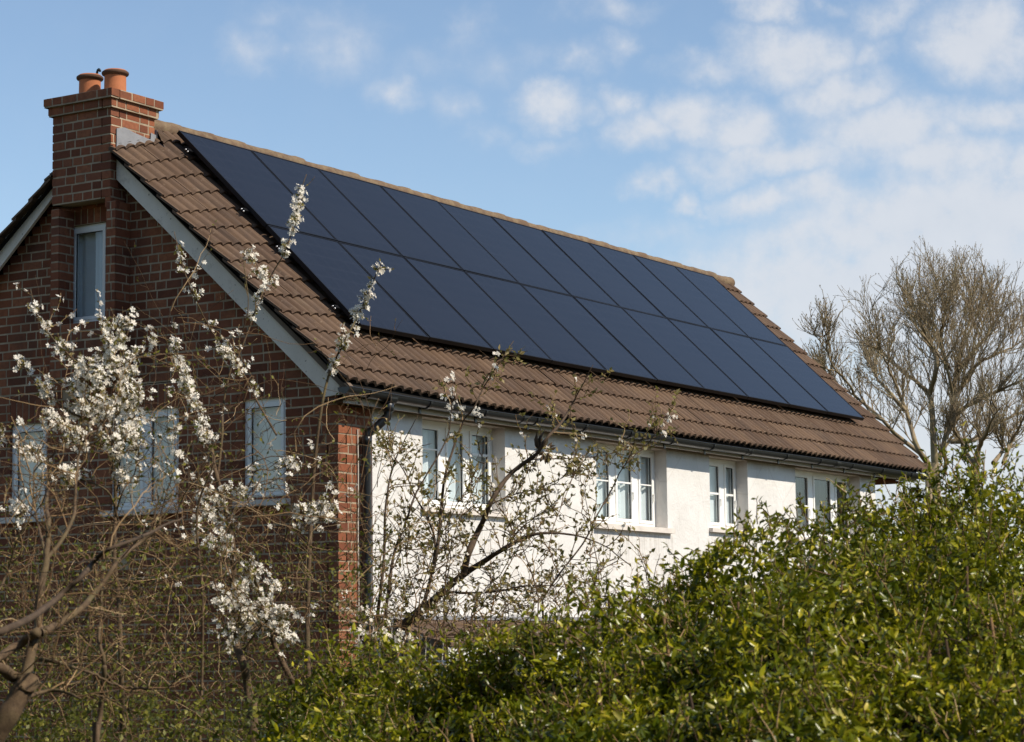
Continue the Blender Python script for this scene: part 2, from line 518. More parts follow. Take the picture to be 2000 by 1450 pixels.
# chimney stack above the roof
chim = Geo()
CY0, CY1, CX1, CZ = 2.222, 2.885, .365, -.042
ks = range(82, 92)
def sides(d, ks, seed):
    bricks(chim, (-D - d, 0, CZ), (0, 1, 0), (-1, 0, 0), ks, lambda a, b, k: [((CY0 - d) + (.0 if k % 2 else .105), CY1 + d)], seed, .10)
    bricks(chim, (0, CY0 - d, CZ), (1, 0, 0), (0, -1, 0), ks, lambda a, b, k: [(-D - d + (.105 if k % 2 else 0), CX1 + d)], seed + 1, .10)
    bricks(chim, (CX1 + d, 0, CZ), (0, 1, 0), (1, 0, 0), ks, lambda a, b, k: [(CY0 - d + .02, CY1 + d)], seed + 2, .05)
    bricks(chim, (0, CY1 + d, CZ), (1, 0, 0), (0, 1, 0), ks, lambda a, b, k: [(-D - d, CX1 + d)], seed + 3, .05)
sides(0, range(82, 92), 21); sides(.028, range(92, 93), 25); sides(.056, range(93, 94), 29)
zt = 94 * CO - .011 + CZ
chim.box(-D + .02, CX1 - .02, CY0 + .02, CY1 - .02, 82 * CO - .004 + CZ, zt - .01, 1)
for (d, z) in ((.022, 92 * CO - .002 + CZ), (.050, 93 * CO - .002 + CZ)):   # undersides of the oversailing courses
    chim.box(-D - d + .004, CX1 + d - .004, CY0 - d + .004, CY1 + d - .004, z, z + .05, 1)
# soffit brackets
chim.box(-D + .003, -.01, CY0 + .003, 2.285, 81 * CO - .01 + CZ, 82 * CO - .002 + CZ, 0)
# mortar flaunching
fl = [(-D - .05, CY0 - .05), (CX1 + .05, CY0 - .05), (CX1 + .05, CY1 + .05), (-D - .05, CY1 + .05)]
fi = [(-D + .12, CY0 + .10), (CX1 - .12, CY0 + .10), (CX1 - .12, CY1 - .10), (-D + .12, CY1 - .10)]
for i in range(4):
    j = (i + 1) % 4
    chim.quad((*fl[i], zt), (*fl[j], zt), (*fi[j], zt + .05), (*fi[i], zt + .05), 1)
chim.poly([(*p, zt + .05) for p in fi], 1)
stack = chim.build('chimney_stack', [M['brick'], M['mortar']], house)
for (py, dz) in ((2.425, .0), (2.715, 0.0)):
    g = Geo()
    H = 7.435 + dz - zt
    prof = [(.112, 0), (.100, .012), (.095, .03), (.093, H - .055), (.096, H - .046), (.112, H - .044), (.117, H - .034), (.116, H - .022), (.108, H - .015), (.094, H - .004), (.078, H), (.072, H - .004), (.070, H - .15)]
    g.lathe((.085, py, zt), prof[:4], 36, 0); g.lathe((.085, py, zt), prof[3:9], 36, 1); g.lathe((.085, py, zt), prof[8:11], 36, 0); g.lathe((.085, py, zt), prof[10:], 36, 1)
    g.build('chimney_pot', [M['terracotta'], M['soot']], stack)
g = Geo()
zz = np.linspace(0, 1, 9)
P = np.array([(.20, 2.742, 7.10 + .026 * i) for i in range(15)] + [(.20, 2.737, 7.488), (.20, 2.729, 7.505), (.20, 2.718, 7.510), (.20, 2.708, 7.503), (.20, 2.703, 7.488)])
g.tubes(P[None], np.full((1, 20), .011), 8)
g.build('cowl_pipe', M['gutter'], stack)
# lead flashing where the stack meets the tiles
g = Geo()
y = CY0 - .006
pts = [(-.13, 6.86), (-.03, 6.885), (.10, 6.86), (.24, 6.845), (.30, 6.84), (.305, 6.90), (.372, 6.89), (.372, 6.60), (-.13, 6.60)]
g.prism([(x, y, z) for x, z in pts], (0, -.006, 0))
g.prism([(CX1 + .012, CY0 - .1, float(tile_z(.4, CY0 - .1)) + .03), (CX1 + .012, CY0 + .25, float(tile_z(.4, 2.37)) + .06), (CX1 + .012, CY0 - .02, 6.93), (CX1 + .012, CY0 - .03, 6.75)], (.006, 0, 0))
g.build('lead_flashing', M['lead'], stack)

# ---------------------------------------------------------------- roof
GA = .2440; COSR = 1 / math.sqrt(1 + TANR ** 2)


def roof_side(geo, front=True, step=.012, seed=5):
    r = np.random.default_rng(seed)
    run = RIDGE_Y - EAVE_Y if front else 2.85
    ncourse = int(math.ceil((run + .02) / COSR / GA)) if front else 14
    TW = .36
    nt_ = int(math.ceil((X_R - X_L) / TW))
    for c in range(ncourse):
        s0 = c * GA; s1 = s0 + GA + .055     # slope distance from the eaves
        for t in range(nt_):
            xa = X_L + t * TW + r.normal(0, .0015); xb = min(X_L + (t + 1) * TW - .004, X_R)
            n = max(4, int((xb - xa) / step)); xs = np.linspace(xa, xb, n)
            ph = (xs - (X_L + t * TW)) / .12
            prof = .030 * (.5 + .5 * np.cos(2 * PI * ph)) ** .75 + .006 * (.5 + .5 * np.cos(4 * PI * ph + PI)) - .004
            lift = .031; tw = r.normal(0, .0018); tl = r.normal(0, .002)
            rows = []
            for (s, l, dn) in ((s1, 0.0, 0), ((s0 + s1) / 2, lift * .5, 0), (s0 + .004, lift, 0), (s0, lift - .003, 0), (s0 + .002, lift - .026, 0)):
                sj = s + (tl if s < s0 + .01 else 0) + (.004 * np.sin(xs * 9 + c) if s < s0 + .01 else 0)
                if front:
                    yy = np.minimum(np.maximum(EAVE_Y + sj * COSR, EAVE_Y + .06 * np.clip((2 - xs) / 2.2, 0, 1) + .0006 * (s - s0)), RIDGE_Y); yy = np.where(xs < CX1 - .01, np.minimum(yy, CY0 + .012), yy); zb = tile_z(xs, yy)
                else:
                    yy = np.maximum(RIDGE_Y + run - sj * .78, RIDGE_Y); yy = np.where(xs < CX1 - .01, np.maximum(yy, CY1 - .012), yy); zb = back_z(xs, yy)
                nz = prof + l + tw * (xs - xs.mean()) / TW * 2 - .018
                rows.append(np.stack([xs, yy - (.69 * nz if front else -.62 * nz), zb + .72 * nz], 1))
            V = np.vstack(rows); F = []
            i = np.arange(n - 1)
            for q in range(4): F.append(np.stack([q * n + i, q * n + i + 1, (q + 1) * n + i + 1, (q + 1) * n + i], 1))
            geo.add(V, np.vstack(F)[:, ::(1 if not front else -1)], 0, False)
            # end lips of the tile at the verge
            if t in (0, nt_ - 1):
                e = 0 if t == 0 else n - 1
                for q in range(2):
                    a, b = rows[q][e], rows[q + 1][e]
                    dn = np.array([0, 0, -.022])
                    geo.quad(a, b, b + dn, a + dn)


g = Geo()
roof_side(g, True); roof_side(g, False, .03, 6)
# felt and deck beneath the tiles
for (f, ya, yb, sgn) in ((tile_z, EAVE_Y + .03, RIDGE_Y, 1), (back_z, RIDGE_Y, 5.18, -1)):
    xs = np.linspace(X_L + .025, X_R - .02, 40); ys = np.linspace(ya, yb, 8)
    XX, YY = np.meshgrid(xs, ys); ZZ = f(XX, YY) - .045
    n = 40; F = [[j * n + i, j * n + i + 1, (j + 1) * n + i + 1, (j + 1) * n + i] for j in range(7) for i in range(n - 1)]
    g.add(np.stack([XX.ravel(), YY.ravel(), ZZ.ravel()], 1), F, 1)
roof = g.build('roof', [M['tile'], M['dark']], house); roof['label'] = 'roof of brown ridged concrete tiles'

g = Geo()   # ridge: half-round capping tiles bedded in mortar
x = .40; k = 0; rr = random.Random(4)
while x < X_R + .05:
    x1 = min(x + .44, X_R + .06)
    a = np.linspace(-.15 * PI, 1.15 * PI, 15); nx = 6
    xs = np.linspace(x, x1 + .012, nx); V = []
    dz, dy = rr.gauss(0, .004), rr.gauss(0, .004)
    for q, xx in enumerate(xs):
        ra = .088 + (.008 if q >= nx - 2 else 0) + rr.gauss(0, .0012)
        V.append(np.stack([np.full(15, xx), RIDGE_Y + .02 + dy + ra * np.cos(a), 7.012 + dz + ra * .85 * np.sin(a) - .10 * max(0, (.52 - xx) / .73)], 1))
    V = np.vstack(V)
    F = [[q * 15 + i, q * 15 + i + 1, (q + 1) * 15 + i + 1, (q + 1) * 15 + i] for q in range(nx - 1) for i in range(14)]
    g.add(V, F, 0, True)
    if x1 > X_R: g.poly([(x1 + .010, RIDGE_Y + .02 + .088 * math.cos(t), 7.012 + .075 * math.sin(t)) for t in a], 0)
    x = x1 + .002; k += 1
g.build('ridge_tiles', M['ridge'], roof)

# verge bedding strip and bargeboards
g = Geo()
ys = np.linspace(EAVE_Y + .05, 2.2, 24)
for a, b in zip(ys[:-1], ys[1:]):
    za, zb = float(tile_z(X_L, a)) - .035, float(tile_z(X_L, b)) - .035
    la = max(4.42 + .904 * a + .20, za - .16); lb = max(4.42 + .904 * b + .20, zb - .16)
    g.prism([(-.15, a, za), (-.15, b, zb), (-.15, b, lb), (-.15, a, la)], (.05, 0, 0))
g.build('verge_strip', M['verge'], roof); g = Geo()
ys = np.linspace(2.93, 5.1, 20)
for a, b in zip(ys[:-1], ys[1:]):
    za, zb = float(back_z(X_L, a)) - .03, float(back_z(X_L, b)) - .03
    la = 6.713 - .9007 * (a - 2.536) + .20; lb = 6.713 - .9007 * (b - 2.536) + .20
    g.prism([(-.15, a, max(za, la + .01)), (-.15, b, max(zb, lb + .01)), (-.15, b, lb), (-.15, a, la)], (.05, 0, 0))
g.build('verge_strip', M['verge'], roof)
g = Geo()
lo = lambda y: 4.42 + .904 * y
g.prism([(-.125, 2.215, lo(2.215)), (-.125, 2.215, lo(2.215) + .215), (-.125, -.06, lo(-.06) + .235), (-.125, -.105, 4.575), (-.125, -.105, 4.44), (-.125, .03, 4.432), (-.125, .09, lo(.09))], (.03, 0, 0))
b = g.build('bargeboard', M['barge'], house); b['label'] = 'white bargeboard right of the chimney'
g = Geo()
lb_ = lambda y: 6.713 - .9007 * (y - 2.536)
g.prism([(-.125, 2.92, lb_(2.92)), (-.125, 5.15, lb_(5.15)), (-.125, 5.15, lb_(5.15) + .21), (-.125, 2.92, lb_(2.92) + .21)], (.03, 0, 0))
b = g.build('bargeboard', M['barge'], house); b['label'] = 'white bargeboard left of the chimney'

# eaves: fascia, soffit, gutter, brackets, downpipe
g = Geo()
g.box(-.09, 11.3, -.135, -.115, 4.375, 4.50)
g.build('fascia', M['fascia'], house)
g = Geo()
g.box(-.09, 11.3, -.114, .001, 4.385, 4.40); g.box(-.12, .02, -.16, .10, 4.40, 4.415)
g.build('soffit', M['soffit'], house)
g = Geo()
GY, GZ, GR = -.20, 4.455, .056
a = np.linspace(PI, 2 * PI, 13)
xs = np.linspace(-.20, 11.35, 30)
gz = lambda x: .030 * float(np.clip((2 - x) / 2.2, 0, 1)) - .004 * math.sin(x * 1.3)
for rad, fl_ in ((GR, 1), (GR - .005, -1)):
    V = np.vstack([np.stack([np.full(13, x), GY + rad * np.cos(a), GZ + gz(x) + rad * np.sin(a)], 1) for x in xs])
    F = np.array([[q * 13 + i, q * 13 + i + 1, (q + 1) * 13 + i + 1, (q + 1) * 13 + i] for q in range(len(xs) - 1) for i in range(12)])
    g.add(V, F[:, ::fl_], 0, True)
g.tubes(np.array([[(x, GY - GR, GZ + .001 + gz(x)) for x in xs]]), np.full((1, len(xs)), .006), 6)
for xe in (-.201, 11.35): g.poly([(xe, GY + GR * math.cos(t), GZ + gz(xe) + GR * math.sin(t)) for t in a])
for xj in (.40, 2.4, 4.55, 6.7, 8.85):    # union sleeves
    V = np.vstack([np.stack([np.full(13, xx), GY + (GR + .006) * np.cos(a), GZ + (GR + .006) * np.sin(a)], 1) for xx in (xj - .05, xj + .05)])
    g.add(V, [[i, i + 1, 13 + i + 1, 13 + i] for i in range(10)], 0, False)
gut = g.build('gutter', M['gutter'], house)
gb = None
for i in range(14):
    x = .10 + i * .83
    if gb is None:
        g = Geo()
        aa = np.linspace(PI, 2 * PI, 11)
        V = np.vstack([np.stack([np.full(11, xx), GY + rr_ * np.cos(aa), GZ + gz(x) + rr_ * np.sin(aa)], 1) for rr_ in (GR + .003, GR + .009) for xx in (x - .014, x + .014)])
        F = [[22 + i_, 22 + i_ + 1, 33 + i_ + 1, 33 + i_] for i_ in range(10)] + [[i_, i_ + 1, 22 + i_ + 1, 22 + i_] for i_ in range(10)] + [[11 + i_, 11 + i_ + 1, 33 + i_ + 1, 33 + i_] for i_ in range(10)]
        g.add(V, F); g.box(x - .014, x + .014, -.146, -.136, GZ - .07, GZ + .02)
        gb = g.build('gutter_bracket', M['gutter'], gut)
    else:
        o = gb.copy(); o.location.x += i * .83; o.location.z += gz(x) - gz(.10); COL.objects.link(o)
g = Geo()
path = [(.40, GY, GZ - .03), (.40, GY, GZ - .12), (.395, GY + .005, GZ - .155), (.345, -.115, GZ - .245), (.31, -.07, GZ - .285), (.30, -.058, GZ - .34), (.30, -.058, 3.2), (.30, -.058, 2.0), (.30, -.058, .1)]
g.tubes(np.array([path]), np.full((1, len(path)), .036), 16)
for z in (4.08, 3.1, 1.6): g.lathe((.30, -.058, z), [(.036, 0), (.043, .004), (.043, .06), (.036, .064)], 18); g.box(.275, .325, -.03, .0, z + .015, z + .05)
g.lathe((.40, GY, GZ - .115), [(.036, 0), (.046, .004), (.046, .06), (.036, .07)], 18)
g.build('downpipe', M['gutter'], house)
g = Geo()
zz = np.linspace(4.2, 1.0, 12)
g.tubes(np.array([[(.245 + .004 * math.sin(z * 7), -.012, z) for z in zz]]), np.full((1, 12), .006), 6)
g.build('wall_cable', M['cable'], house)

# brick corner pier of the front, far pier, rear and far walls
g = Geo()
bricks(g, (0, 0, 0), (1, 0, 0), (0, -1, 0), range(0, 57), lambda a, b, k: [(.111 if k % 2 else 0.0, .44)], 41)
w = g.build('corner_pier', [M['brick'], M['mortar']], house); w['label'] = 'sunlit red brick corner beside the downpipe'
g = Geo()
bricks(g, (0, 1.1, 0), (1, 0, 0), (0, -1, 0), range(0, 57), lambda a, b, k: [(10.36, 11.25)], 42)
g.box(10.30, 10.355, .0, 1.1, 0, 4.38, 0)
g.box(11.2, 11.25, 1.21, 5.05, 0, 4.4, 0); g.box(.10, 11.2, 5.0, 5.05, 0, 4.4, 0)
g.poly([(11.25, 0, 4.4), (11.25, 5.05, 4.4), (11.25, RIDGE_Y, 6.85)], 0)
g.box(10.36, 11.25, .0, 1.1, 4.36, 4.38, 0)
g.build('far_wall', [M['brick'], M['mortar']], house)

# white rendered front with window openings
FWN = [  # x0 x1 z0 z1
    (1.15, 2.42, 3.625, 4.372), (3.99, 5.352, 3.60, 4.372), (6.25, 7.10, 3.64, 4.372), (8.24, 9.93, 3.62, 4.372)]
REC = .12
g = Geo()
xsplit = sorted({.44, 10.36} | {v for w in FWN for v in w[:2]}); zsplit = sorted({0, 2.6, 4.387} | {v for w in FWN for v in w[2:]})
for xa, xb in zip(xsplit[:-1], xsplit[1:]):
    for za, zb in zip(zsplit[:-1], zsplit[1:]):
        xm, zm = (xa + xb) / 2, (za + zb) / 2
        if any(w[0] < xm < w[1] and w[2] < zm < w[3] for w in FWN): continue
        g.quad((xa, -.012, za), (xb, -.012, za), (xb, -.012, zb), (xa, -.012, zb))
for (xa, xb, za, zb) in FWN:
    g.quad((xa, -.012, za), (xa, -.012, zb), (xa, REC + .05, zb), (xa, REC + .05, za)); g.quad((xb, -.012, za), (xb, REC + .05, za), (xb, REC + .05, zb), (xb, -.012, zb))
    g.quad((xa, -.012, zb), (xb, -.012, zb), (xb, REC + .05, zb), (xa, REC + .05, zb)); g.quad((xa, -.012, za), (xa, REC + .05, za), (xb, REC + .05, za), (xb, -.012, za))
g.quad((.44, -.012, 0), (.44, -.012, 4.387), (.44, .03, 4.387), (.44, .03, 0))
w = g.build('rendered_wall', M['render'], house); w['label'] = 'white roughcast front wall'


# windows -------------------------------------------------------------
def curtain(geo, P0, U, NV, w, h, amp=.012, waves=9, mat=0):
    n = 60; us = np.linspace(0, w, n); P0 = np.array(P0, float); U = np.array(U, float); NV = np.array(NV, float)
    d = amp * np.sin(us / w * waves * 2 * PI + .6 * np.sin(us * 9)) + amp * .4 * np.sin(us * 61)
    lo_ = P0 + us[:, None] * U + d[:, None] * NV; hi_ = lo_ + np.array([0, 0, h])
    geo.add(np.vstack([lo_, hi_]), [[i, i + 1, n + i + 1, n + i] for i in range(n - 1)], mat, True)


def window(P0, U, NV, w, h, lights, label, sill=None, backing='net', bars=(), fr=.045, curt=True, room='dark', mull=.05):
    """P0 lower corner at the frame's front plane, U along, NV outward; lights: fractions (a,b) of w that are glazed casements"""
    root = empty('window', tuple(np.array(P0) + np.array(U) * w / 2)); root.parent = house; root.matrix_parent_inverse = parent_inverse(house)
    P0 = np.array(P0, float); U = np.array(U, float); NV = np.array(NV, float); Zv = np.array([0, 0, 1.])
    def bx(geo, u0, u1, z0, z1, d0, d1, m=0):
        V = [P0 + u * U + d * NV + z * Zv for d in (d0, d1) for (u, z) in ((u0, z0), (u1, z0), (u1, z1), (u0, z1))]
        geo.add(V, [[4, 5, 6, 7], [0, 3, 2, 1], [0, 1, 5, 4], [1, 2, 6, 5], [2, 3, 7, 6], [3, 0, 4, 7]], m)
    f = Geo()
    bx(f, 0, w, 0, fr, -.05, 0); bx(f, 0, w, h - fr, h, -.05, 0); bx(f, 0, fr, fr, h - fr, -.05, 0); bx(f, w - fr, w, fr, h - fr, -.05, 0)
    for (a, b) in zip(lights[:-1], lights[1:]):
        bx(f, a[1], b[0], fr, h - fr, -.045, -.001)
    root['label'] = label
    p = Geo(); sash = Geo()
    for (a, b) in lights:
        s = .03
        bx(sash, a, b, fr, fr + s, -.03, .008); bx(sash, a, b, h - fr - s, h - fr, -.03, .008)
        bx(sash, a, a + s, fr + s, h - fr - s, -.03, .008); bx(sash, b - s, b, fr + s, h - fr - s, -.03, .008)
        p.add([P0 + u * U - .012 * NV + z * Zv for (u, z) in ((a + s - .004, fr + s - .004), (b - s + .004, fr + s - .004), (b - s + .004, h - fr - s + .004), (a + s - .004, h - fr - s + .004))], [[0, 1, 2, 3]])
        for (ua, ub, za, zb) in ((a + s, b - s, fr + s, fr + s + .004), (a + s, b - s, h - fr - s - .004, h - fr - s), (a + s, a + s + .004, fr + s, h - fr - s), (b - s - .004, b - s, fr + s, h - fr - s)):
            bx(sash, ua, ub, za, zb, -.018, -.006, 1)      # dark glazing seal
        bx(sash, b - s * .8, b - s * .35, h * .42, h * .42 + .012, .008, .022); bx(sash, b - s * .75, b - s * .4, h * .42 - .06, h * .42 + .012, .018, .026)   # handle
    for (li, z, wd) in bars:
        a, b = lights[li]; bx(sash, a + .03, b - .03, z - wd / 2, z + wd / 2, -.024, .002)
    fo = f.build('frame', M['white'], root); fo.matrix_parent_inverse = parent_inverse(root)
    so = sash.build('sash', [M['white'], M['black']], root); so.matrix_parent_inverse = parent_inverse(root)
    po = p.build('pane', M['glass'], root); po.matrix_parent_inverse = parent_inverse(root)
    c = Geo()
    if curt: curtain(c, P0 + .0 * U - .068 * NV + .02 * Zv, U, NV, w + .10, h - .05, .012, max(4, int(w * 11)))
    else: bx(c, .0, w + .10, .01, h - .01, -.075, -.053)
    co = c.build('curtain' if curt else 'blind', M[backing], root); co.matrix_parent_inverse = parent_inverse(root)
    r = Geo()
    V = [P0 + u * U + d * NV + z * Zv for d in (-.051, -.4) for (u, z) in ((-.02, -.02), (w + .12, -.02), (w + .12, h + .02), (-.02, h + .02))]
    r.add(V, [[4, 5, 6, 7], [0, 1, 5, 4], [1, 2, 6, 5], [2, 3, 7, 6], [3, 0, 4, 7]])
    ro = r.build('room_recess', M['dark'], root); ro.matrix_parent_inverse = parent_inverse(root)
    if sill:
        d, hh, over = sill
        s = Geo()
        bx(s, -over, w + over, -hh, -.001, -.03, d)
        s.build('sill', M['sill'], root).matrix_parent_inverse = parent_inverse(root)
    return root


Y0 = REC
xU, nU = (1, 0, 0), (0, -1, 0)
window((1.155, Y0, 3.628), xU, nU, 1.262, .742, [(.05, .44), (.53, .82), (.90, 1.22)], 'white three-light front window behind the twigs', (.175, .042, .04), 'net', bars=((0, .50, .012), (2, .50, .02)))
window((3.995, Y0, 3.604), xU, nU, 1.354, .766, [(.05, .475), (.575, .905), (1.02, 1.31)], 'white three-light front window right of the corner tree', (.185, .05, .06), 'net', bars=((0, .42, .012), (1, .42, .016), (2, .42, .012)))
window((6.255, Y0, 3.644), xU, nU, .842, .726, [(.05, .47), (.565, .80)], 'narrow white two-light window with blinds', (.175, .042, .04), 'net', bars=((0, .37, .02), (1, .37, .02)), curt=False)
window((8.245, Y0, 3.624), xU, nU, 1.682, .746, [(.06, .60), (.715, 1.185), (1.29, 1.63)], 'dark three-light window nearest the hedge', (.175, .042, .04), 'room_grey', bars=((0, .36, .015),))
yU, nG = (0, 1, 0), (-1, 0, 0)
for i, (a, b, z0, z1) in enumerate(GW):
    dep = .03
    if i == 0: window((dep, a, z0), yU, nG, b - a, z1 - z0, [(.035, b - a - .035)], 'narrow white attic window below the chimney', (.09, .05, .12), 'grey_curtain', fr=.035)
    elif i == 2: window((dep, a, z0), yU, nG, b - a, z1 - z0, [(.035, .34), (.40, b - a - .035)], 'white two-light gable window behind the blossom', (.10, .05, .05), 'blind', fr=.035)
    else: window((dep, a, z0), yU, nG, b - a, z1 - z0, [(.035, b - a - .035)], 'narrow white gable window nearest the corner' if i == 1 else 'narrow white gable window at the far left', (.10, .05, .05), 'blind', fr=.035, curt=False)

# lean-to roof over the ground floor of the front
g = Geo()
for c in range(3):
    for t in range(26):
        xa = .46 + t * .25; s0 = c * .26
        j = random.gauss(0, .004)
        ya, yb = -.74 + s0, -.74 + s0 + .30
        za, zb = 2.475 + (ya + .74) * .31 + .028 + j, 2.475 + (yb + .74) * .31 + j
        if yb > -.013: zb -= (yb + .013) * .31; yb = -.013
        g.add([(xa + .003, ya, za), (xa + .247, ya, za), (xa + .247, yb, zb), (xa + .003, yb, zb), (xa + .003, ya, za - .02), (xa + .247, ya, za - .02)], [[0, 1, 2, 3]], 0)
        g.add([(xa + .003, ya, za), (xa + .247, ya, za), (xa + .247, ya, za - .024), (xa + .003, ya, za - .024)], [[3, 2, 1, 0]], 0)
g.box(.45, 6.97, -.05, -.013, 2.70, 2.735, 1)
g.box(.45, 6.97, -.72, -.70, 2.36, 2.47, 2); g.box(.48, 6.94, -.69, -.014, 2.36, 2.37, 2)
lean = g.build('lean_to_roof', [M['tile'], M['lead'], M['white']], house)
for x in (.5, 2.6, 4.75, 6.9):
    g = Geo(); g.box(x - .05, x + .05, -.70, -.60, 0, 2.36); g.build('lean_to_post', M['white'], lean)

# ------------------------------------------------------------------ solar panels
th = math.radians(43.81)
PH = 1.351
S_DN = np.array([0, -math.cos(th), -math.sin(th)]); NRM = np.array([0, -math.sin(th), math.cos(th)])
OA = np.array([.56, 2.125, 6.96])
from mathutils import Matrix, Vector
fr_g, gl_g, bk = Geo(), Geo(), Geo()
pw, ph_, tk = .990, PH - .011, .038
b = .012
fr_g.box(-pw / 2, pw / 2, -ph_ / 2, -ph_ / 2 + b, -tk, 0); fr_g.box(-pw / 2, pw / 2, ph_ / 2 - b, ph_ / 2, -tk, 0)
fr_g.box(-pw / 2, -pw / 2 + b, -ph_ / 2 + b, ph_ / 2 - b, -tk, 0); fr_g.box(pw / 2 - b, pw / 2, -ph_ / 2 + b, ph_ / 2 - b, -tk, 0)
gl_g.box(-pw / 2 + b, pw / 2 - b, -ph_ / 2 + b, ph_ / 2 - b, -.010, -.003)
ordn = ['first', 'second', 'third', 'fourth', 'fifth', 'sixth', 'seventh', 'eighth', 'ninth', 'tenth']
proto = None
for j, row in enumerate(('upper', 'lower')):
    for i in range(10):
        if proto is None:
            o = empty('solar_panel'); proto = o
            fr_o = fr_g.build('panel_frame', M['black'], o); gl_o = gl_g.build('panel_glass', M['panel'], o)
            for c in (fr_o, gl_o): c.matrix_parent_inverse = Matrix.Identity(4)
        else:
            o = proto.copy(); COL.objects.link(o)
            for c in (fr_o, gl_o):
                d = c.copy(); COL.objects.link(d); d.parent = o
        cpos = OA + np.array([1, 0, 0]) * (i + .5) + S_DN * PH * (j + .5) + NRM * random.gauss(0, .0015)
        Mx = Matrix(((1, 0, 0), tuple(-S_DN), tuple(NRM))).transposed().to_4x4()
        Mx = Mx @ Matrix.Rotation(random.gauss(0, .0016), 4, 'X') @ Matrix.Rotation(random.gauss(0, .0016), 4, 'Y')
        Mx.translation = Vector(cpos); o.matrix_world = Mx; o.matrix_basis = Mx
        where = {0: ', the one closest to the chimney', 9: ', the one farthest from the chimney'}.get(i, f', {ordn[i]} counted from the chimney')
        tag(o, f'black solar panel in the {row} row' + where, 'solar panel', 'solar panels in two rows on the roof')
names = ['near the ridge', 'above the seam between rows', 'below the seam between rows', 'near the lower panel edge']
for q, s in enumerate((.25, 1.10, 1.62, 2.42)):
    rl = empty('mounting_rail', tuple(OA + S_DN * s - NRM * .07))
    tag(rl, f'black mounting rail under the solar panels {names[q]}', 'mounting rail', 'rails under the solar panels')
    g = Geo(); c = OA + S_DN * s
    pts = [c + np.array([-.05, 0, 0]) + S_DN * a_ - NRM * n_ for a_, n_ in ((-.02, .037), (.02, .037), (.02, .072), (-.02, .072))]
    g.prism(pts, (10.1, 0, 0)); g.build('rail_bar', M['black'], rl)
    g = Geo()
    for a_ in (-.012, .018):
        cc = c + S_DN * a_ - NRM * .05 + np.array([-.06, 0, 0]); g.lathe(tuple(cc), [(0, -.008), (.009, -.006), (.009, .006), (0, .008)], 8)
    g.build('bolt_heads', M['steel'], rl)

# ------------------------------------------------------------------ ground
m, nt, out = newmat('garden_ground')
c = mixc(nt, noise(nt, .8, 6), (.028, .036, .010), (.06, .05, .026)); principled(nt, out, c, .95, .1, noise(nt, 15, 5), .6, .05)
g = Geo(); g.quad((-400, -400, 0), (400, -400, 0), (400, 400, 0), (-400, 400, 0))
tag(g.build('ground', m), 'garden ground of grass and bare soil', 'ground', kind='structure')

# ------------------------------------------------------------------ vegetation tools
def spline(pts, n):
    """Catmull-Rom through pts, n samples"""
    P = np.array(pts, float)
    if len(P) == 2: return P[0] + np.linspace(0, 1, n)[:, None] * (P[1] - P[0])
    P = np.vstack([2 * P[0] - P[1], P, 2 * P[-1] - P[-2]])
    seg = len(P) - 3; t = np.linspace(0, seg - 1e-6, n); i = t.astype(int); f = (t - i)[:, None]
    a, b_, c_, d_ = P[i], P[i + 1], P[i + 2], P[i + 3]
    return .5 * (2 * b_ + (c_ - a) * f + (2 * a - 5 * b_ + 4 * c_ - d_) * f ** 2 + (3 * b_ - a - 3 * c_ + d_) * f ** 3)


def limb(pix, d0, d1, n=24, wob=.012, dw=.10):
    """branch centre line from its course in the view and its depth range"""
    k = len(pix); ds = np.linspace(d0, d1, k) + rng.normal(0, dw, k) * (np.arange(k) > 0)
    P = spline([at(u, v, d) for (u, v), d in zip(pix, ds)], n)
    w = np.cumsum(rng.normal(0, wob, (n, 3)), 0) * .35 + rng.normal(0, wob * .35, (n, 3)); w[0] = 0
    return P + w * np.linspace(0, 1, n)[:, None]


def sprout(curves, per, length, K=7, spread=.9, up=.35, curl=.25, lo=.12, hi=1.0, taper=None, fwd=.5):
    """side twigs from centre lines: returns P (N,K,3) and the start parameter t"""
    S, Dr, Ln = [], [], []
    for Pc in curves:
        n = len(Pc); cnt = rng.poisson(per) if per < 3 else int(per)
        if cnt == 0: continue
        t = rng.uniform(lo, hi, cnt); x = t * (n - 1); i = np.minimum(x.astype(int), n - 2); f = (x - i)[:, None]
        S.append(Pc[i] * (1 - f) + Pc[i + 1] * f)
        T = nrm(Pc[i + 1] - Pc[i]); rnd = nrm(rng.normal(size=(cnt, 3)))
        side = nrm(rnd - (rnd * T).sum(1, keepdims=True) * T)
        Dr.append(nrm(T * fwd + side * spread + np.array([0, 0, up])))
        Ln.append(length * rng.uniform(.35, 1.0, cnt) * (1.15 - .55 * t))
    if not S: return np.zeros((0, K, 3))
    S = np.vstack(S); Dr = np.vstack(Dr); Ln = np.concatenate(Ln); Nn = len(S)
    P = np.empty((Nn, K, 3)); P[:, 0] = S; d = Dr
    for k in range(1, K):
        d = nrm(d + rng.normal(0, curl, (Nn, 3)) * (1.0) + np.array([0, 0, up * .18]))
        P[:, k] = P[:, k - 1] + d * (Ln / (K - 1))[:, None]
    return P


def radii(P, r0, r1):
    K = P.shape[1]; t = np.linspace(0, 1, K)
    return np.broadcast_to(r0 + (r1 - r0) * t, P.shape[:2]).copy() if np.isscalar(r0) else r0[:, None] * (1 - t) + r1 * t


def along(P, cnt, lo=.1, hi=1.0):
    """cnt random points on each curve of P (N,K,3): points and tangents"""
    Nn, K, _ = P.shape
    t = rng.uniform(lo, hi, (Nn, cnt)) * (K - 1); i = np.minimum(t.astype(int), K - 2); f = (t - i)[..., None]
    r_ = np.arange(Nn)[:, None]
    A = P[r_, i]; B = P[r_, i + 1]
    return (A + f * (B - A)).reshape(-1, 3), nrm(B - A).reshape(-1, 3)


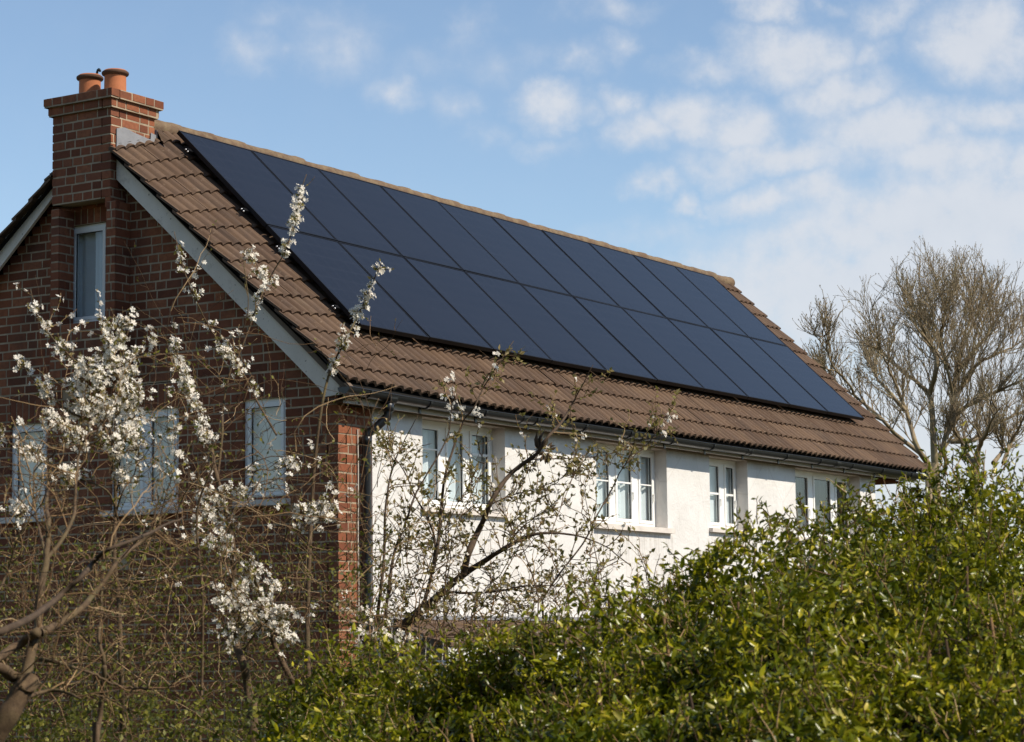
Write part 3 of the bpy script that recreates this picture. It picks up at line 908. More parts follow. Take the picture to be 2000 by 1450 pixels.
LEAF_V = np.array([(0, 0, 0), (-.30, .28, .05), (0, .30, -.02), (.30, .28, .05), (-.30, .62, .03), (0, .64, -.05), (.30, .62, .03), (0, 1, -.14)])
LEAF_V[:, 0] *= .58
LEAF_F = [(0, 2, 1), (0, 3, 2), (1, 2, 5), (1, 5, 4), (2, 3, 6), (2, 6, 5), (4, 5, 7), (5, 6, 7)]
SMALL_V = np.array([(0, 0, 0), (-.28, .45, .06), (0, 1, -.05), (.28, .45, .06)])
SMALL_F = [(0, 3, 2, 1)]
PET_V = [(0, 0, 0)]; PET_F = []
for k in range(5):
    a = 2 * PI * k / 5
    for (r_, da, z) in ((.58, -.50, .16), (.98, -.30, .30), (1.0, .26, .28), (.60, .50, .15)):
        PET_V.append((r_ * math.cos(a + da), r_ * math.sin(a + da), z))
    q = 1 + 4 * k
    PET_F += [(0, q, q + 1), (0, q + 1, q + 2), (0, q + 2, q + 3)]
PET_V = np.array(PET_V)


def frames(Yd, jitter=0.0):
    Yd = nrm(Yd + (rng.normal(0, jitter, Yd.shape) if jitter else 0))
    R_ = nrm(rng.normal(size=Yd.shape)); X = nrm(np.cross(Yd, R_)); return X, Yd, np.cross(X, Yd)


def add_leaves(geo, O, D_, size, tmpl=None, mat=0, upface=0.0):
    tm, tf = tmpl or (LEAF_V, LEAF_F)
    Yd = nrm(D_); R_ = nrm(rng.normal(size=Yd.shape) + np.array([0, 0, upface]))
    X = nrm(np.cross(Yd, R_)); Z = np.cross(X, Yd)
    geo.cards(tm, tf, O, X, Yd, Z, size, mat, True)


def add_flowers(geo, C_, spread, n, size=.0125, mat=0):
    """tufts of five-petalled flowers round the centres C_"""
    O = np.repeat(C_, n, 0); d = nrm(rng.normal(size=O.shape)); O = O + d * spread * rng.uniform(.3, 1, (len(O), 1))
    Zd = nrm(d * .7 + rng.normal(0, .45, d.shape) + np.array([.1, -.65, .45])); X, Zd, Y_ = frames(Zd)
    geo.cards(PET_V, PET_F, O, X, Y_, Zd, size * rng.uniform(.7, 1.2, len(O))[:, None] * np.array([[1, 1, 1.0]]), mat, True)


LF = dict(
    hedge=m_leaf('hedge_leaf', [(0, (.050, .068, .004)), (.35, (.125, .155, .007)), (.7, (.225, .235, .012)), (.93, (.32, .30, .03)), (1, (.44, .40, .18))], .24, .30, .34, (.36, .38, .02), True),
    young=m_leaf('young_leaf', [(0, (.14, .125, .03)), (.5, (.25, .21, .06)), (1, (.38, .28, .13))], .35, .5, .3, (.3, .28, .06)),
    bud=m_leaf('bud_scale', [(0, (.16, .11, .045)), (.5, (.24, .19, .07)), (1, (.34, .28, .14))], .25, .6, .3, (.3, .22, .08)),
    petal=m_leaf('blossom_petal', [(0, (.88, .83, .72)), (.5, (.93, .89, .80)), (1, (.90, .80, .68))], .36, .6, .2, (.95, .91, .80)),
    dead=m_leaf('withered_leaf', [(0, (.07, .045, .028)), (.5, (.20, .14, .08)), (1, (.50, .40, .26))], .25, .8, .2, (.3, .2, .1)),
    scrub=m_leaf('scrub_leaf', [(0, (.03, .036, .004)), (.5, (.085, .095, .009)), (.85, (.21, .20, .022)), (1, (.34, .30, .06))], .35, .5, .3, (.25, .24, .04)))
BK = dict(
    pale=m_bark('pale_bark', (.065, .042, .024), (.16, .105, .06), 40, (.12, .10, .04)),
    dark=m_bark('dark_bark', (.045, .030, .020), (.11, .075, .048), 30),
    twig=m_twig(),
    tree=m_bark('grey_green_bark', (.18, .135, .08), (.34, .26, .16), 6, (.24, .195, .085)))

SCENE_VEG = True
exec_veg = None

# --- bare trees beyond the roof ------------------------------------------------
def far_tree(name, label, limbs, depth, r0, seed, lens, counts, twig_mat):
    root = empty(name, tuple(np.append(at(limbs[0][0][0], limbs[0][0][1], depth)[:2], 0)))
    tag(root, label, 'tree', 'bare trees beyond the roof')
    foot = at(limbs[0][0][0], limbs[0][0][1], depth)
    tr = Geo()
    base = np.array([[foot * (1, 1, 0), foot * (1, 1, .35) + .03, foot * (1, 1, .7) - .03, foot]]); tr.tubes(base, np.array([[r0 * 1.5, r0 * 1.25, r0 * 1.1, r0]]), 10)
    tr.build('trunk', BK['tree'], root)
    cv = []
    br = Geo()
    for k, px in enumerate(limbs):
        px = [(u, 905 - (905 - v) * .77) for (u, v) in px]
        P = limb(px, depth, depth + rng.uniform(-1.6, 1.6), 26, .03, .25); cv.append(P)
        t = np.linspace(0, 1, 26); br.tubes(P[None], (r0 * (.55 if k else .8) * (1 - t) ** 1.1 + .007)[None], 7)
    s1 = sprout(cv, counts[0], lens[0], 9, .62, .34, .11, .10, 1.0, fwd=.95); br.tubes(s1, radii(s1, .0118, .0045), 5)
    br.build('branches', BK['tree'], root)
    tw = Geo()
    s2 = sprout(list(s1) + cv, counts[1], lens[1], 7, .60, .32, .14, .12, 1.0, fwd=1.0); tw.tubes(s2, radii(s2, .0058, .0036), 4)
    s3 = sprout(list(s2), counts[2], lens[2], 5, .62, .28, .16, .15, 1.0, fwd=1.0); tw.tubes(s3, radii(s3, .0038, .0026), 3)
    # swelling buds at the twig ends
    O, T = along(s3, 1, .7, 1.0); add_leaves(tw, O, nrm(T + rng.normal(0, .5, T.shape)), rng.uniform(.02, .04, (len(O), 1)), (SMALL_V, SMALL_F), 1)
    tw.build('twigs', [twig_mat, LF['bud']], root)
    return root


TL1 = [[(1800, 905), (1797, 850), (1793, 765), (1786, 723), (1765, 695), (1720, 646), (1695, 597), (1680, 560)],
       [(1808, 895), (1818, 850), (1832, 765), (1835, 730), (1825, 660), (1800, 610), (1770, 560), (1752, 512)],
       [(1835, 740), (1860, 700), (1881, 660), (1912, 635), (1947, 612), (1975, 580)],
       [(1790, 730), (1804, 646), (1783, 590), (1772, 545), (1768, 500)],
       [(1833, 735), (1846, 660), (1853, 607), (1867, 555), (1872, 495)],
       [(1838, 790), (1862, 760), (1912, 728), (1965, 700), (2020, 668)],
       [(1830, 850), (1880, 845), (1923, 805), (1965, 780), (2025, 752)],
       [(1846, 670), (1880, 610), (1905, 560), (1922, 520)],
       [(1825, 665), (1812, 600), (1818, 540), (1822, 490)]]
far_tree('bare_tree', 'tall rounded leafless tree behind the right end of the roof', [[(u + 26, v) for u, v in q] for q in TL1], 40, .074, 1, (1.6, .85, .44), (18, 7.5, 4.2), BK['tree'])
TL2 = [[(1790, 905), (1769, 863), (1751, 782), (1730, 712), (1709, 642), (1692, 600)],
       [(1775, 880), (1727, 831), (1700, 793), (1653, 744), (1636, 709), (1608, 660), (1592, 610), (1583, 575)],
       [(1700, 793), (1660, 770), (1625, 735), (1598, 700), (1585, 660)],
       [(1745, 770), (1720, 735), (1690, 690), (1668, 655)]]
far_tree('bare_tree', 'slender leaning leafless tree close to the roof verge', [[(u + 22, v) for u, v in q] for q in TL2], 36, .052, 2, (1.0, .62, .34), (14, 6, 4), BK['tree'])
TL3 = [[(1905, 905), (1915, 860), (1935, 810), (1950, 770)], [(1900, 905), (1880, 860), (1870, 815), (1875, 770)], [(1960, 905), (1975, 850), (1995, 800), (2010, 760)],
       [(1850, 905), (1840, 870), (1850, 830), (1838, 800)], [(1940, 905), (1960, 870), (1955, 830), (1975, 800)]]
root = far_tree('bare_shrub', 'low twiggy shrub with yellow-green buds between hedge and tall bare tree', TL3, 33, .05, 3, (.6, .42, .26), (12, 5, 3), BK['tree'])
root['group'] = 'shrubs'; root['category'] = 'shrub'


# --- left foreground leafless tree -----------------------------------------------
def ground_ext(P, r, geo, sides=9, mat=0):
    """carries a stem straight down from its lowest visible point to the ground"""
    p = P[0]; q = np.array([p[0] + .05, p[1] - .05, 0.0]); m1 = (p + q) / 2 + np.array([.03, .02, 0])
    geo.tubes(np.array([spline([q, m1, p + (p - P[2]) * .05, p], 10)]), np.linspace(r * 1.35, r, 10)[None], sides, mat)


root = empty('leafless_tree', tuple(at(10, 1430, 8.2) * (1, 1, 0)))
tag(root, 'pale-barked leafless tree with forking bare limbs at the near left corner', 'tree')
g = Geo(); tw = Geo(); cv = []
def branch(geo, px, d0, d1, r0, r1, n=26, wob=.006, dw=.06, sides=8, mat=0, pw=1.0):
    P = limb(px, d0, d1, n, wob, dw); t = np.linspace(0, 1, n)
    rr_ = r1 + (r0 - r1) * (1 - t) ** pw; rr_ *= 1 + .06 * np.sin(np.arange(n) * 1.7) * rng.uniform(.3, 1)
    geo.tubes(P[None], rr_[None], sides, mat); return P
P = branch(g, [(-20, 1450), (12, 1400), (41, 1345), (52, 1330)], 8.0, 8.05, .042, .034, 14); ground_ext(P, .044, g)
cv.append(branch(g, [(50, 1334), (56, 1295), (66, 1250), (77, 1233), (76, 1205), (83, 1150), (91, 1103), (93, 1060), (95, 1015), (92, 960)], 8.05, 8.6, .021, .007))
cv.append(branch(g, [(52, 1330), (26, 1322), (0, 1303), (-30, 1290)], 8.05, 7.9, .022, .018, 10))
cv.append(branch(g, [(77, 1236), (100, 1226), (120, 1216), (165, 1184), (186, 1158), (232, 1098), (269, 1064), (310, 1040)], 8.1, 8.9, .016, .005))
cv.append(branch(g, [(-30, 1302), (0, 1284), (41, 1259), (77, 1235)], 7.9, 8.1, .014, .016, 10))
cv.append(branch(g, [(92, 1090), (116, 1062), (143, 1012), (147, 985), (150, 940), (153, 887), (165, 855), (185, 840)], 8.4, 9.0, .008, .003))
cv.append(branch(g, [(79, 1288), (110, 1293), (136, 1299), (165, 1305), (194, 1313), (215, 1320)], 8.2, 8.6, .008, .004))
cv.append(branch(g, [(50, 1363), (91, 1350), (130, 1352), (153, 1360)], 8.1, 8.2, .008, .004, 12))
cv.append(branch(g, [(202, 1310), (203, 1288), (196, 1251), (199, 1206), (194, 1150)], 8.9, 9.1, .009, .004))
cv.append(branch(g, [(202, 1310), (223, 1334), (250, 1340), (290, 1344)], 8.9, 9.0, .007, .003))
P = branch(g, [(188, 1450), (195, 1390), (203, 1308)], 8.9, 8.9, .011, .009, 10); ground_ext(P, .012, g)
cv.append(branch(g, [(90, 1100), (84, 1060), (68, 1000), (62, 940), (75, 880)], 8.5, 9.0, .006, .002))
cv.append(branch(g, [(-20, 1180), (10, 1130), (25, 1080), (50, 1020), (60, 980)], 9.0, 9.2, .006, .002))
g.build('trunk', BK['pale'], root)
g = Geo()
cv.append(branch(g, [(-40, 1252), (0, 1235), (62, 1206), (112, 1168), (157, 1127), (182, 1098), (219, 1069), (290, 1044), (331, 1020), (365, 1005)], 7.0, 8.0, .013, .003))
o = g.build('dark_limb', BK['dark'], root)
s1 = sprout(cv, 6, .48, 9, .8, .35, .24, .15, 1.0); tw.tubes(s1, radii(s1, .0030, .0013), 5)
s2 = sprout(list(s1), 3, .22, 6, .8, .3, .3); tw.tubes(s2, radii(s2, .0019, .001), 4)
O, T = along(s2, 3); add_leaves(tw, O, nrm(T + rng.normal(0, .7, T.shape)), rng.uniform(.008, .018, (len(O), 1)), (SMALL_V, SMALL_F), 1)
tw.build('twigs', [BK['twig'], LF['bud']], root)


# --- blossoming trees -----------------------------------------------------------
def blossom_shoots(name, label, shoots, base, mat='pale'):
    """shoots: (pixels, d0, d1, r0, r1, blossom density along it (list of (t0,t1,tufts)))"""
    root = empty(name, tuple(at(*base) * (1, 1, 0)))
    tag(root, label, 'tree', 'white blossoming trees before the gable')
    st, tw, bl, lf = Geo(), Geo(), Geo(), Geo()
    for (px, d0, d1, r0, r1, bands, rootit) in shoots:
        P = branch(st, px, d0, d1, r0, r1, 30, .005, .05, 7)
        if rootit: ground_ext(P, r0 * 1.05, st)
        for (t0, t1, cnt) in bands:
            # flowers sit in tufts on short spurs, with bare gaps between the tufts
            nc = max(2, int(cnt * 1.25)); tc_ = t0 + (t1 - t0) * rng.beta(.9, 1.1, nc)
            for q in tc_:
                k_ = int(rng.integers(1, 3)); spur = sprout([P], k_, .060, 4, .9, .2, .3, max(0, q - .006), min(1, q + .006), fwd=.4)
                if len(spur) == 0: continue
                st.tubes(spur, radii(spur, .0020, .0012), 4, 1)
                cl, _ = along(spur, 1, .55, 1.0); big = rng.random(len(cl)) < .6
                if big.any(): add_flowers(bl, cl[big], rng.uniform(.018, .045), int(rng.integers(2, 6)), .0150)
                if (~big).any(): add_flowers(bl, cl[~big], .016, 2, .0145)
                O, T = along(spur, 3); add_leaves(lf, O, nrm(T + rng.normal(0, .6, T.shape)), rng.uniform(.014, .034, (len(O), 1)), (SMALL_V, SMALL_F))
        tw_ = sprout([P], 6 if r0 > .004 else 4, .34, 8, .8, .35, .30, .25, .98, fwd=.5)
        if len(tw_):
            st.tubes(tw_, radii(tw_, .0022, .0010), 4, 1); C3, _ = along(tw_, 3, .25, 1.0); C3 = C3[rng.random(len(C3)) < .8]; add_flowers(bl, C3, .016, 2, .0135); O, T = along(tw_, 7); add_leaves(lf, O, nrm(T + rng.normal(0, .6, T.shape)), rng.uniform(.008, .018, (len(O), 1)), (SMALL_V, SMALL_F))
        # buds on the bare length
        sp = sprout([P], 16, .030, 3, .9, .2, .2, .05, 1.0); st.tubes(sp, radii(sp, .0017, .0008), 4, 1)
        O, T = along(sp, 2, .6, 1.0); add_leaves(lf, O, nrm(T + rng.normal(0, .5, T.shape)), rng.uniform(.010, .022, (len(O), 1)), (SMALL_V, SMALL_F))
    st.build('branches', [BK[mat], BK['twig']], root); bl.build('blossom', LF['petal'], root); lf.build('young_leaves', LF['young'], root)
    return root


SH = [
    ([(492, 1400), (482, 1330), (476, 1297), (459, 1247), (455, 1140), (455, 1082), (443, 1011), (430, 962), (418, 912), (405, 850), (385, 788), (364, 746), (343, 690), (332, 659)], 12.0, 12.4, .025, .003, [(.26, .46, 10), (.68, .98, 30)], True),
    ([(600, 1392), (580, 1350), (558, 1309), (529, 1247), (517, 1214), (505, 1160), (480, 1110), (440, 1070), (405, 1050)], 12.2, 12.0, .020, .003, [(.42, .95, 26)], True),
    ([(612, 1400), (603, 1340), (600, 1222), (604, 1082), (610, 974), (616, 890), (630, 792), (647, 725), (675, 666), (700, 617), (735, 545), (748, 510)], 12.6, 13.0, .016, .002, [(.62, .98, 30)], True),
    ([(425, 930), (434, 848), (434, 802), (448, 725), (462, 701), (497, 606), (525, 540), (560, 470), (574, 400), (588, 340)], 12.3, 12.8, .0075, .002, [(.50, .64, 6), (.70, .97, 18)], False),
    ([(540, 850), (500, 781), (479, 736), (448, 700), (434, 680), (413, 645), (388, 596), (364, 540), (350, 494), (340, 456)], 12.3, 12.5, .006, .002, [(.12, .5, 17), (.55, .96, 12)], False),
    ([(455, 1000), (488, 945), (500, 920), (535, 918), (560, 908), (585, 902)], 12.2, 12.0, .004, .002, [(.35, 1.0, 12)], False),
    ([(560, 1020), (590, 1000), (625, 985), (656, 985)], 12.2, 12.1, .004, .002, [(.2, 1.0, 12)], False),
    ([(452, 1130), (430, 1080), (400, 1050), (385, 1030)], 12.1, 11.9, .005, .002, [(.2, 1.0, 12)], False),
    ([(459, 1240), (440, 1225), (435, 1190), (445, 1150)], 12.0, 11.8, .004, .002, [(.1, 1, 14)], False),
    ([(476, 1270), (510, 1225), (545, 1200), (580, 1190)], 12.0, 11.8, .005, .002, [(.1, 1, 20)], False),
    ([(470, 1250), (500, 1210), (520, 1170), (540, 1130)], 12.0, 12.2, .004, .002, [(.1, 1, 14)], False),
    ([(640, 1000), (560, 960), (500, 960), (455, 985)], 12.3, 12.1, .003, .001, [(.3, 1, 9)], False),
    ([(470, 660), (485, 600), (478, 520), (482, 495), (520, 545), (540, 570)], 12.4, 12.5, .003, .001, [(.45, 1, 9)], False),
]
SH += [([(455, 1100), (440, 1060), (420, 1030), (408, 1000), (400, 975)], 12.1, 12.0, .004, .002, [(.2, 1, 14)], False),
       ([(459, 1230), (470, 1190), (462, 1160), (475, 1130), (500, 1090)], 12.0, 11.9, .004, .002, [(.1, 1, 18)], False),
       ([(529, 1247), (545, 1225), (560, 1235), (575, 1255)], 12.1, 11.9, .004, .002, [(.1, 1, 12)], False),
       ([(517, 1214), (490, 1200), (480, 1215), (455, 1240), (445, 1258)], 12.1, 11.8, .004, .002, [(.1, 1, 18)], False),
       ([(443, 1011), (420, 985), (440, 960), (470, 955)], 12.1, 12.0, .003, .001, [(.2, 1, 10)], False),
       ([(604, 1082), (580, 1050), (600, 1020), (640, 1000), (655, 1010)], 12.5, 12.3, .003, .001, [(.3, 1, 12)], False)]
SL_EXTRA = [([(225, 860), (185, 850), (150, 850), (120, 830), (95, 805)], 10.8, 10.7, .004, .0015, [(.1, 1, 20)], False),
            ([(222, 880), (240, 850), (268, 800), (275, 760), (262, 735)], 10.8, 11.0, .004, .0015, [(.1, 1, 18)], False),
            ([(228, 960), (235, 920), (225, 880), (245, 860), (250, 830)], 10.7, 10.7, .004, .0015, [(.1, 1, 18)], False),
            ([(160, 815), (155, 770), (170, 730), (185, 700)], 10.8, 10.9, .003, .0015, [(.1, 1, 12)], False),
            ([(222, 760), (240, 700), (232, 660), (245, 640)], 10.9, 10.9, .003, .0015, [(.1, 1, 12)], False)]
blossom_shoots('blossoming_tree', 'white blossoming tree with tall upright shoots in front of the brick corner', SH, (540, 1400, 12.2))
SL = [
    ([(240, 1420), (236, 1300), (232, 1180), (222, 1080), (225, 980), (218, 900), (196, 820), (150, 813), (105, 781), (70, 750), (35, 704)], 10.6, 11.0, .013, .002, [(.58, .99, 34)], True),
    ([(222, 930), (215, 830), (175, 740), (140, 704), (94, 659), (73, 624), (59, 575)], 10.9, 11.1, .006, .0015, [(.22, .9, 24)], False),
    ([(225, 900), (225, 830), (235, 760), (215, 690), (205, 640), (210, 600)], 10.9, 11.0, .005, .0015, [(.12, .92, 30)], False),
    ([(228, 880), (250, 820), (262, 750), (255, 700), (280, 680), (292, 655)], 10.9, 11.2, .0045, .0015, [(.12, 1, 24)], False),
    ([(225, 880), (205, 800), (190, 760), (200, 700), (222, 660)], 10.8, 10.7, .004, .0015, [(.15, 1, 24)], False),
    ([(232, 1020), (210, 960), (157, 937), (120, 925), (83, 900), (48, 880), (22, 868)], 10.7, 10.5, .005, .0015, [(.35, 1, 20)], False),
    ([(225, 1010), (240, 960), (262, 930), (272, 880), (262, 845), (235, 850)], 10.7, 10.6, .004, .0015, [(.3, 1, 22)], False),
    ([(390, 1450), (395, 1300), (395, 1150), (385, 1000), (420, 900), (404, 870), (380, 800), (360, 740), (340, 680)], 11.2, 11.5, .008, .0015, [(.62, .98, 22)], True),
    ([(-20, 900), (0, 850), (10, 830)], 10.4, 10.4, .003, .001, [(.2, 1, 7)], False),
    ([(300, 1060), (320, 980), (340, 900), (335, 830)], 11.0, 11.1, .004, .001, [(.5, 1, 9)], False),
    ([(205, 790), (175, 800), (150, 780), (130, 745)], 10.8, 10.8, .003, .001, [(.1, 1, 15)], False),
    ([(60, 1010), (35, 1010), (10, 1005)], 10.3, 10.3, .003, .001, [(.3, 1, 5)], False),
]
SL += SL_EXTRA
blossom_shoots('blossoming_tree', 'white blossoming tree crowded with flowers in front of the left gable windows', SL, (240, 1420, 10.6))

# --- dark-limbed budding tree before the white wall --------------------------------
root = empty('budding_tree', tuple(at(760, 1320, 13.5) * (1, 1, 0)))
tag(root, 'dark-limbed budding tree spreading its branches across the white front wall', 'tree')
g = Geo(); cv = []
def lb(px, d0, d1, r0, r1, n=30, pw=1.0):
    P = branch(g, px, d0, d1, r0, r1, n, .004, .06, 8, 0, pw); cv.append(P); return P
P = lb([(745, 1330), (777, 1242), (811, 1202), (837, 1182), (867, 1154), (909, 1120), (950, 1094), (987, 1071), (1025, 1052), (1055, 1045), (1100, 1045), (1145, 1056), (1186, 1075), (1231, 1110)], 13.4, 13.6, .037, .003, 44, 1.6)
ground_ext(P, .04, g)
lb([(905, 1122), (916, 1079), (931, 1045), (945, 1017), (963, 975), (998, 926), (1047, 888), (1068, 856), (1096, 828), (1113, 800), (1131, 769), (1159, 715)], 13.5, 13.9, .0215, .0015, 40, .9)
lb([(828, 1180), (841, 1131), (854, 1075), (861, 1000), (868, 930), (882, 881), (903, 821), (924, 793), (942, 755), (970, 709), (998, 662)], 13.4, 13.8, .012, .002, 36)
lb([(845, 1110), (850, 1056), (835, 1010), (816, 975), (795, 925), (774, 891), (768, 860)], 13.4, 13.7, .008, .002)
P = lb([(728, 1290), (734, 1232), (744, 1150), (751, 1080), (751, 1000), (760, 937), (774, 891), (791, 858), (815, 815)], 13.0, 13.4, .012, .002); ground_ext(P, .013, g)
P = lb([(748, 1260), (759, 1150), (770, 1082), (788, 1035), (800, 1000), (815, 960), (850, 900), (875, 850), (880, 790), (882, 745)], 13.2, 13.6, .010, .002); ground_ext(P, .012, g)
lb([(875, 1157), (924, 1159), (980, 1154), (1025, 1144), (1062, 1144), (1110, 1150)], 13.5, 13.3, .008, .002)
P = lb([(1060, 1170), (1092, 1122), (1141, 1059), (1166, 1007), (1190, 965), (1220, 909), (1261, 871), (1284, 841), (1310, 815)], 13.6, 14.0, .006, .002); ground_ext(P, .006, g)
lb([(1012, 918), (1040, 898), (1100, 897), (1145, 895), (1201, 886), (1240, 868), (1275, 862)], 13.8, 14.0, .004, .0015)
lb([(960, 985), (1000, 968), (1050, 955), (1100, 935), (1128, 920)], 13.7, 14.0, .004, .0015)
lb([(987, 1071), (1010, 1030), (1060, 1000), (1100, 960), (1120, 915)], 13.6, 13.9, .004, .0015)
lb([(867, 1154), (880, 1090), (870, 1040), (895, 980), (930, 930), (940, 880)], 13.5, 13.8, .004, .0015)
g.build('trunk', BK['dark'], root)
tw = Geo(); lf = Geo()
s1 = sprout(cv, 17, .34, 9, .8, .25, .2, .06, 1.0, fwd=.6); tw.tubes(s1, radii(s1, .0034, .0015), 5)
# thicket of fine shoots at the foot of the limb
foot = [limb([(740 + 46 * i, 1300), (745 + 46 * i + rng.uniform(-40, 60), 1200), (750 + 47 * i + rng.uniform(-60, 90), 1110 + rng.uniform(-30, 60))], 13.2, 13.6, 12, .02, .1) for i in range(13)]
foot += [limb([(725 + 24 * i, 1290), (735 + 25 * i + rng.uniform(-25, 35), 1180), (740 + 26 * i + rng.uniform(-35, 55), 1040 + rng.uniform(-50, 70)), (745 + 27 * i + rng.uniform(-40, 70), 930 + rng.uniform(-60, 130))], 13.0, 13.7, 12, .015, .1) for i in range(0, 17, 2)]
s1b = sprout(foot, 12, .42, 9, .9, .12, .28, .1, 1.0); tw.tubes(s1b, radii(s1b, .003, .0013), 5)
tw.tubes(np.array(foot), np.linspace(.0048, .0016, 12)[None].repeat(len(foot), 0), 5)
s2 = sprout(list(s1) + list(s1b), 3, .17, 6, .9, .2, .3); tw.tubes(s2, radii(s2, .0017, .001), 4)
tw.build('twigs', BK['twig'], root)
O, T = along(s2, 3); add_leaves(lf, O, nrm(T + rng.normal(0, .7, T.shape)), rng.uniform(.016, .042, (len(O), 1)), (SMALL_V, SMALL_F))
pick = s1[(rng.random(len(s1)) < .48)]; C2, _ = along(pick, 1, .35, 1.0)
O, T = along(s1, 9); add_leaves(lf, O, nrm(T + rng.normal(0, .7, T.shape)), rng.uniform(.014, .036, (len(O), 1)), (SMALL_V, SMALL_F))
lf.build('young_leaves', LF['young'], root)
bl = Geo(); add_flowers(bl, C2, .020, 3, .0115)
def px_tufts(geo, px, d, n, fl, spread=.03, size=.012, jit=14):
    C_ = np.array([at(u + rng.normal(0, jit), v + rng.normal(0, jit * .8), d + rng.normal(0, .06)) for (u, v) in px for _ in range(n)]); add_flowers(geo, C_, spread, fl, size)
px_tufts(bl, [(882, 735), (880, 765), (890, 800), (884, 815)], 13.7, 3, 7, .022, .011, 7)
px_tufts(bl, [(965, 720), (978, 690), (925, 800), (935, 810)], 13.8, 2, 5, .02, .011, 5)
C_, _ = along(s1b, 2, .3, 1.0); add_flowers(bl, C_[rng.random(len(C_)) < .62], .020, 2, .0110)
px_tufts(bl, [(1300, 822), (1306, 812), (1294, 838)], 14, 2, 5, .018, .011, 4)
px_tufts(bl, [(750, 1235), (765, 1245), (735, 1250), (790, 1250), (720, 1205), (700, 1240)], 13.0, 4, 8, .03, .0125, 12)
bl.build('blossom', LF['petal'], root)
wl = Geo()
for (u, v, rad, n) in ((1064, 882, .075, 60), (1036, 911, .046, 34), (1012, 938, .044, 34)):
    c = at(u, v, 13.85); d = nrm(rng.normal(size=(n, 3))); add_leaves(wl, c + d * rad * .35, nrm(d + np.array([0, 0, -.2])), rng.uniform(rad * .45, rad * .8, (n, 1)))
c = at(1052, 880, 13.80); d = nrm(np.array([[-.10, .15, 1.], [.12, -.15, 1.], [.02, -.02, .8]])); add_leaves(wl, np.repeat(c[None], 3, 0), d, np.array([[.11], [.13], [.08]]), mat=1)
wl.build('withered_leaves', [LF['dead'], BK['dark']], root)

# --- undergrowth tangle -------------------------------------------------------------
ug = Geo()
n = 1350
u = rng.uniform(-40, 740, n); v = 985 + 95 * np.sin(u / 83 + .6) + 60 * np.sin(u / 33 + 1) + np.where(rng.random(n) < .13, -rng.uniform(0, 260, n), 820 * rng.beta(1.35, 2.1, n)); d = rng.uniform(9.6, 15.2, n); d = np.where((u > 400) & (u < 640) & (v > 1200), rng.uniform(12.8, 15.2, n), d)
S = np.array([at(a_, b_, c_) for a_, b_, c_ in zip(u, v, d)])
K = 10; P = np.empty((n, K, 3)); P[:, 0] = S; dr = nrm(rng.normal(size=(n, 3)) + np.array([0, 0, .25])); bend = rng.normal(0, .36, (n, 3)); ln = rng.uniform(.18, .75, n)
for k in range(1, K):
    dr = nrm(dr + bend + rng.normal(0, .16, (n, 3))); P[:, k] = P[:, k - 1] + dr * (ln / (K - 1))[:, None]
ug.tubes(P, radii(P, .0023, .0009) * rng.uniform(.5, 1.2, (n, 1)), 5, 0)
st = sprout(list(P), 2.0, .20, 6, .9, .2, .35); ug.tubes(st, radii(st, .0016, .0009), 4, 0)
# rooted canes
base = np.array([[rng.uniform(-40, 760), 0, rng.uniform(10.5, 15)] for _ in range(70)])
C0 = np.array([at(a_, 1400, c_) * (1, 1, 0) for a_, _, c_ in base]); Kc = 12
Q = np.empty((70, Kc, 3)); Q[:, 0] = C0; dr = nrm(rng.normal(0, .22, (70, 3)) + np.array([0, 0, 1.])); hh = rng.uniform(1.7, 2.75, 70)
for k in range(1, Kc):
    dr = nrm(dr + rng.normal(0, .16, (70, 3)) + np.array([0, 0, .08 - .02 * k])); Q[:, k] = Q[:, k - 1] + dr * (hh / (Kc - 1))[:, None]
ug.tubes(Q, radii(Q, .005, .0015), 5, 0)
O, T = along(st, 2); add_leaves(ug, O, nrm(T + rng.normal(0, .8, T.shape)), rng.uniform(.012, .030, (len(O), 1)), (SMALL_V, SMALL_F), 1)
n = 15000; u = rng.uniform(-40, 760, n); v = np.where(rng.random(n) < .22, rng.uniform(1060, 1280, n), 1260 + 700 * rng.beta(1.0, 1.7, n)); d = rng.uniform(9.5, 14.5, n); d = np.where((u > 400) & (u < 640), rng.uniform(12.8, 14.8, n), d)
S = np.array([at(a_, b_, c_) for a_, b_, c_ in zip(u, v, d)]); keep = S[:, 2] > .1
add_leaves(ug, S[keep], nrm(rng.normal(size=(keep.sum(), 3)) + np.array([0, 0, .5])), rng.uniform(.010, .032, (keep.sum(), 1)), (SMALL_V, SMALL_F), 1)
n = 7000; u = rng.uniform(-60, 640, n); d = rng.uniform(9.6, 11.5, n); v = 1395 + 30 * np.sin(u / 47) + 18 * np.sin(u / 19 + 2) + 560 * rng.beta(.8, 2.2, n) - rng.exponential(22, n)
S = np.array([at(a_, b_, c_) for a_, b_, c_ in zip(u, v, d)]); S = S[S[:, 2] > .05]
add_leaves(ug, S, nrm(rng.normal(size=S.shape) + np.array([0, 0, .7])), rng.uniform(.014, .036, (len(S), 1)), (SMALL_V, SMALL_F), 1)
tag(ug.build('undergrowth', [BK['twig'], LF['scrub']]), 'tangled brown bramble stems with small yellow-green leaves below the gable', 'undergrowth', kind='stuff')


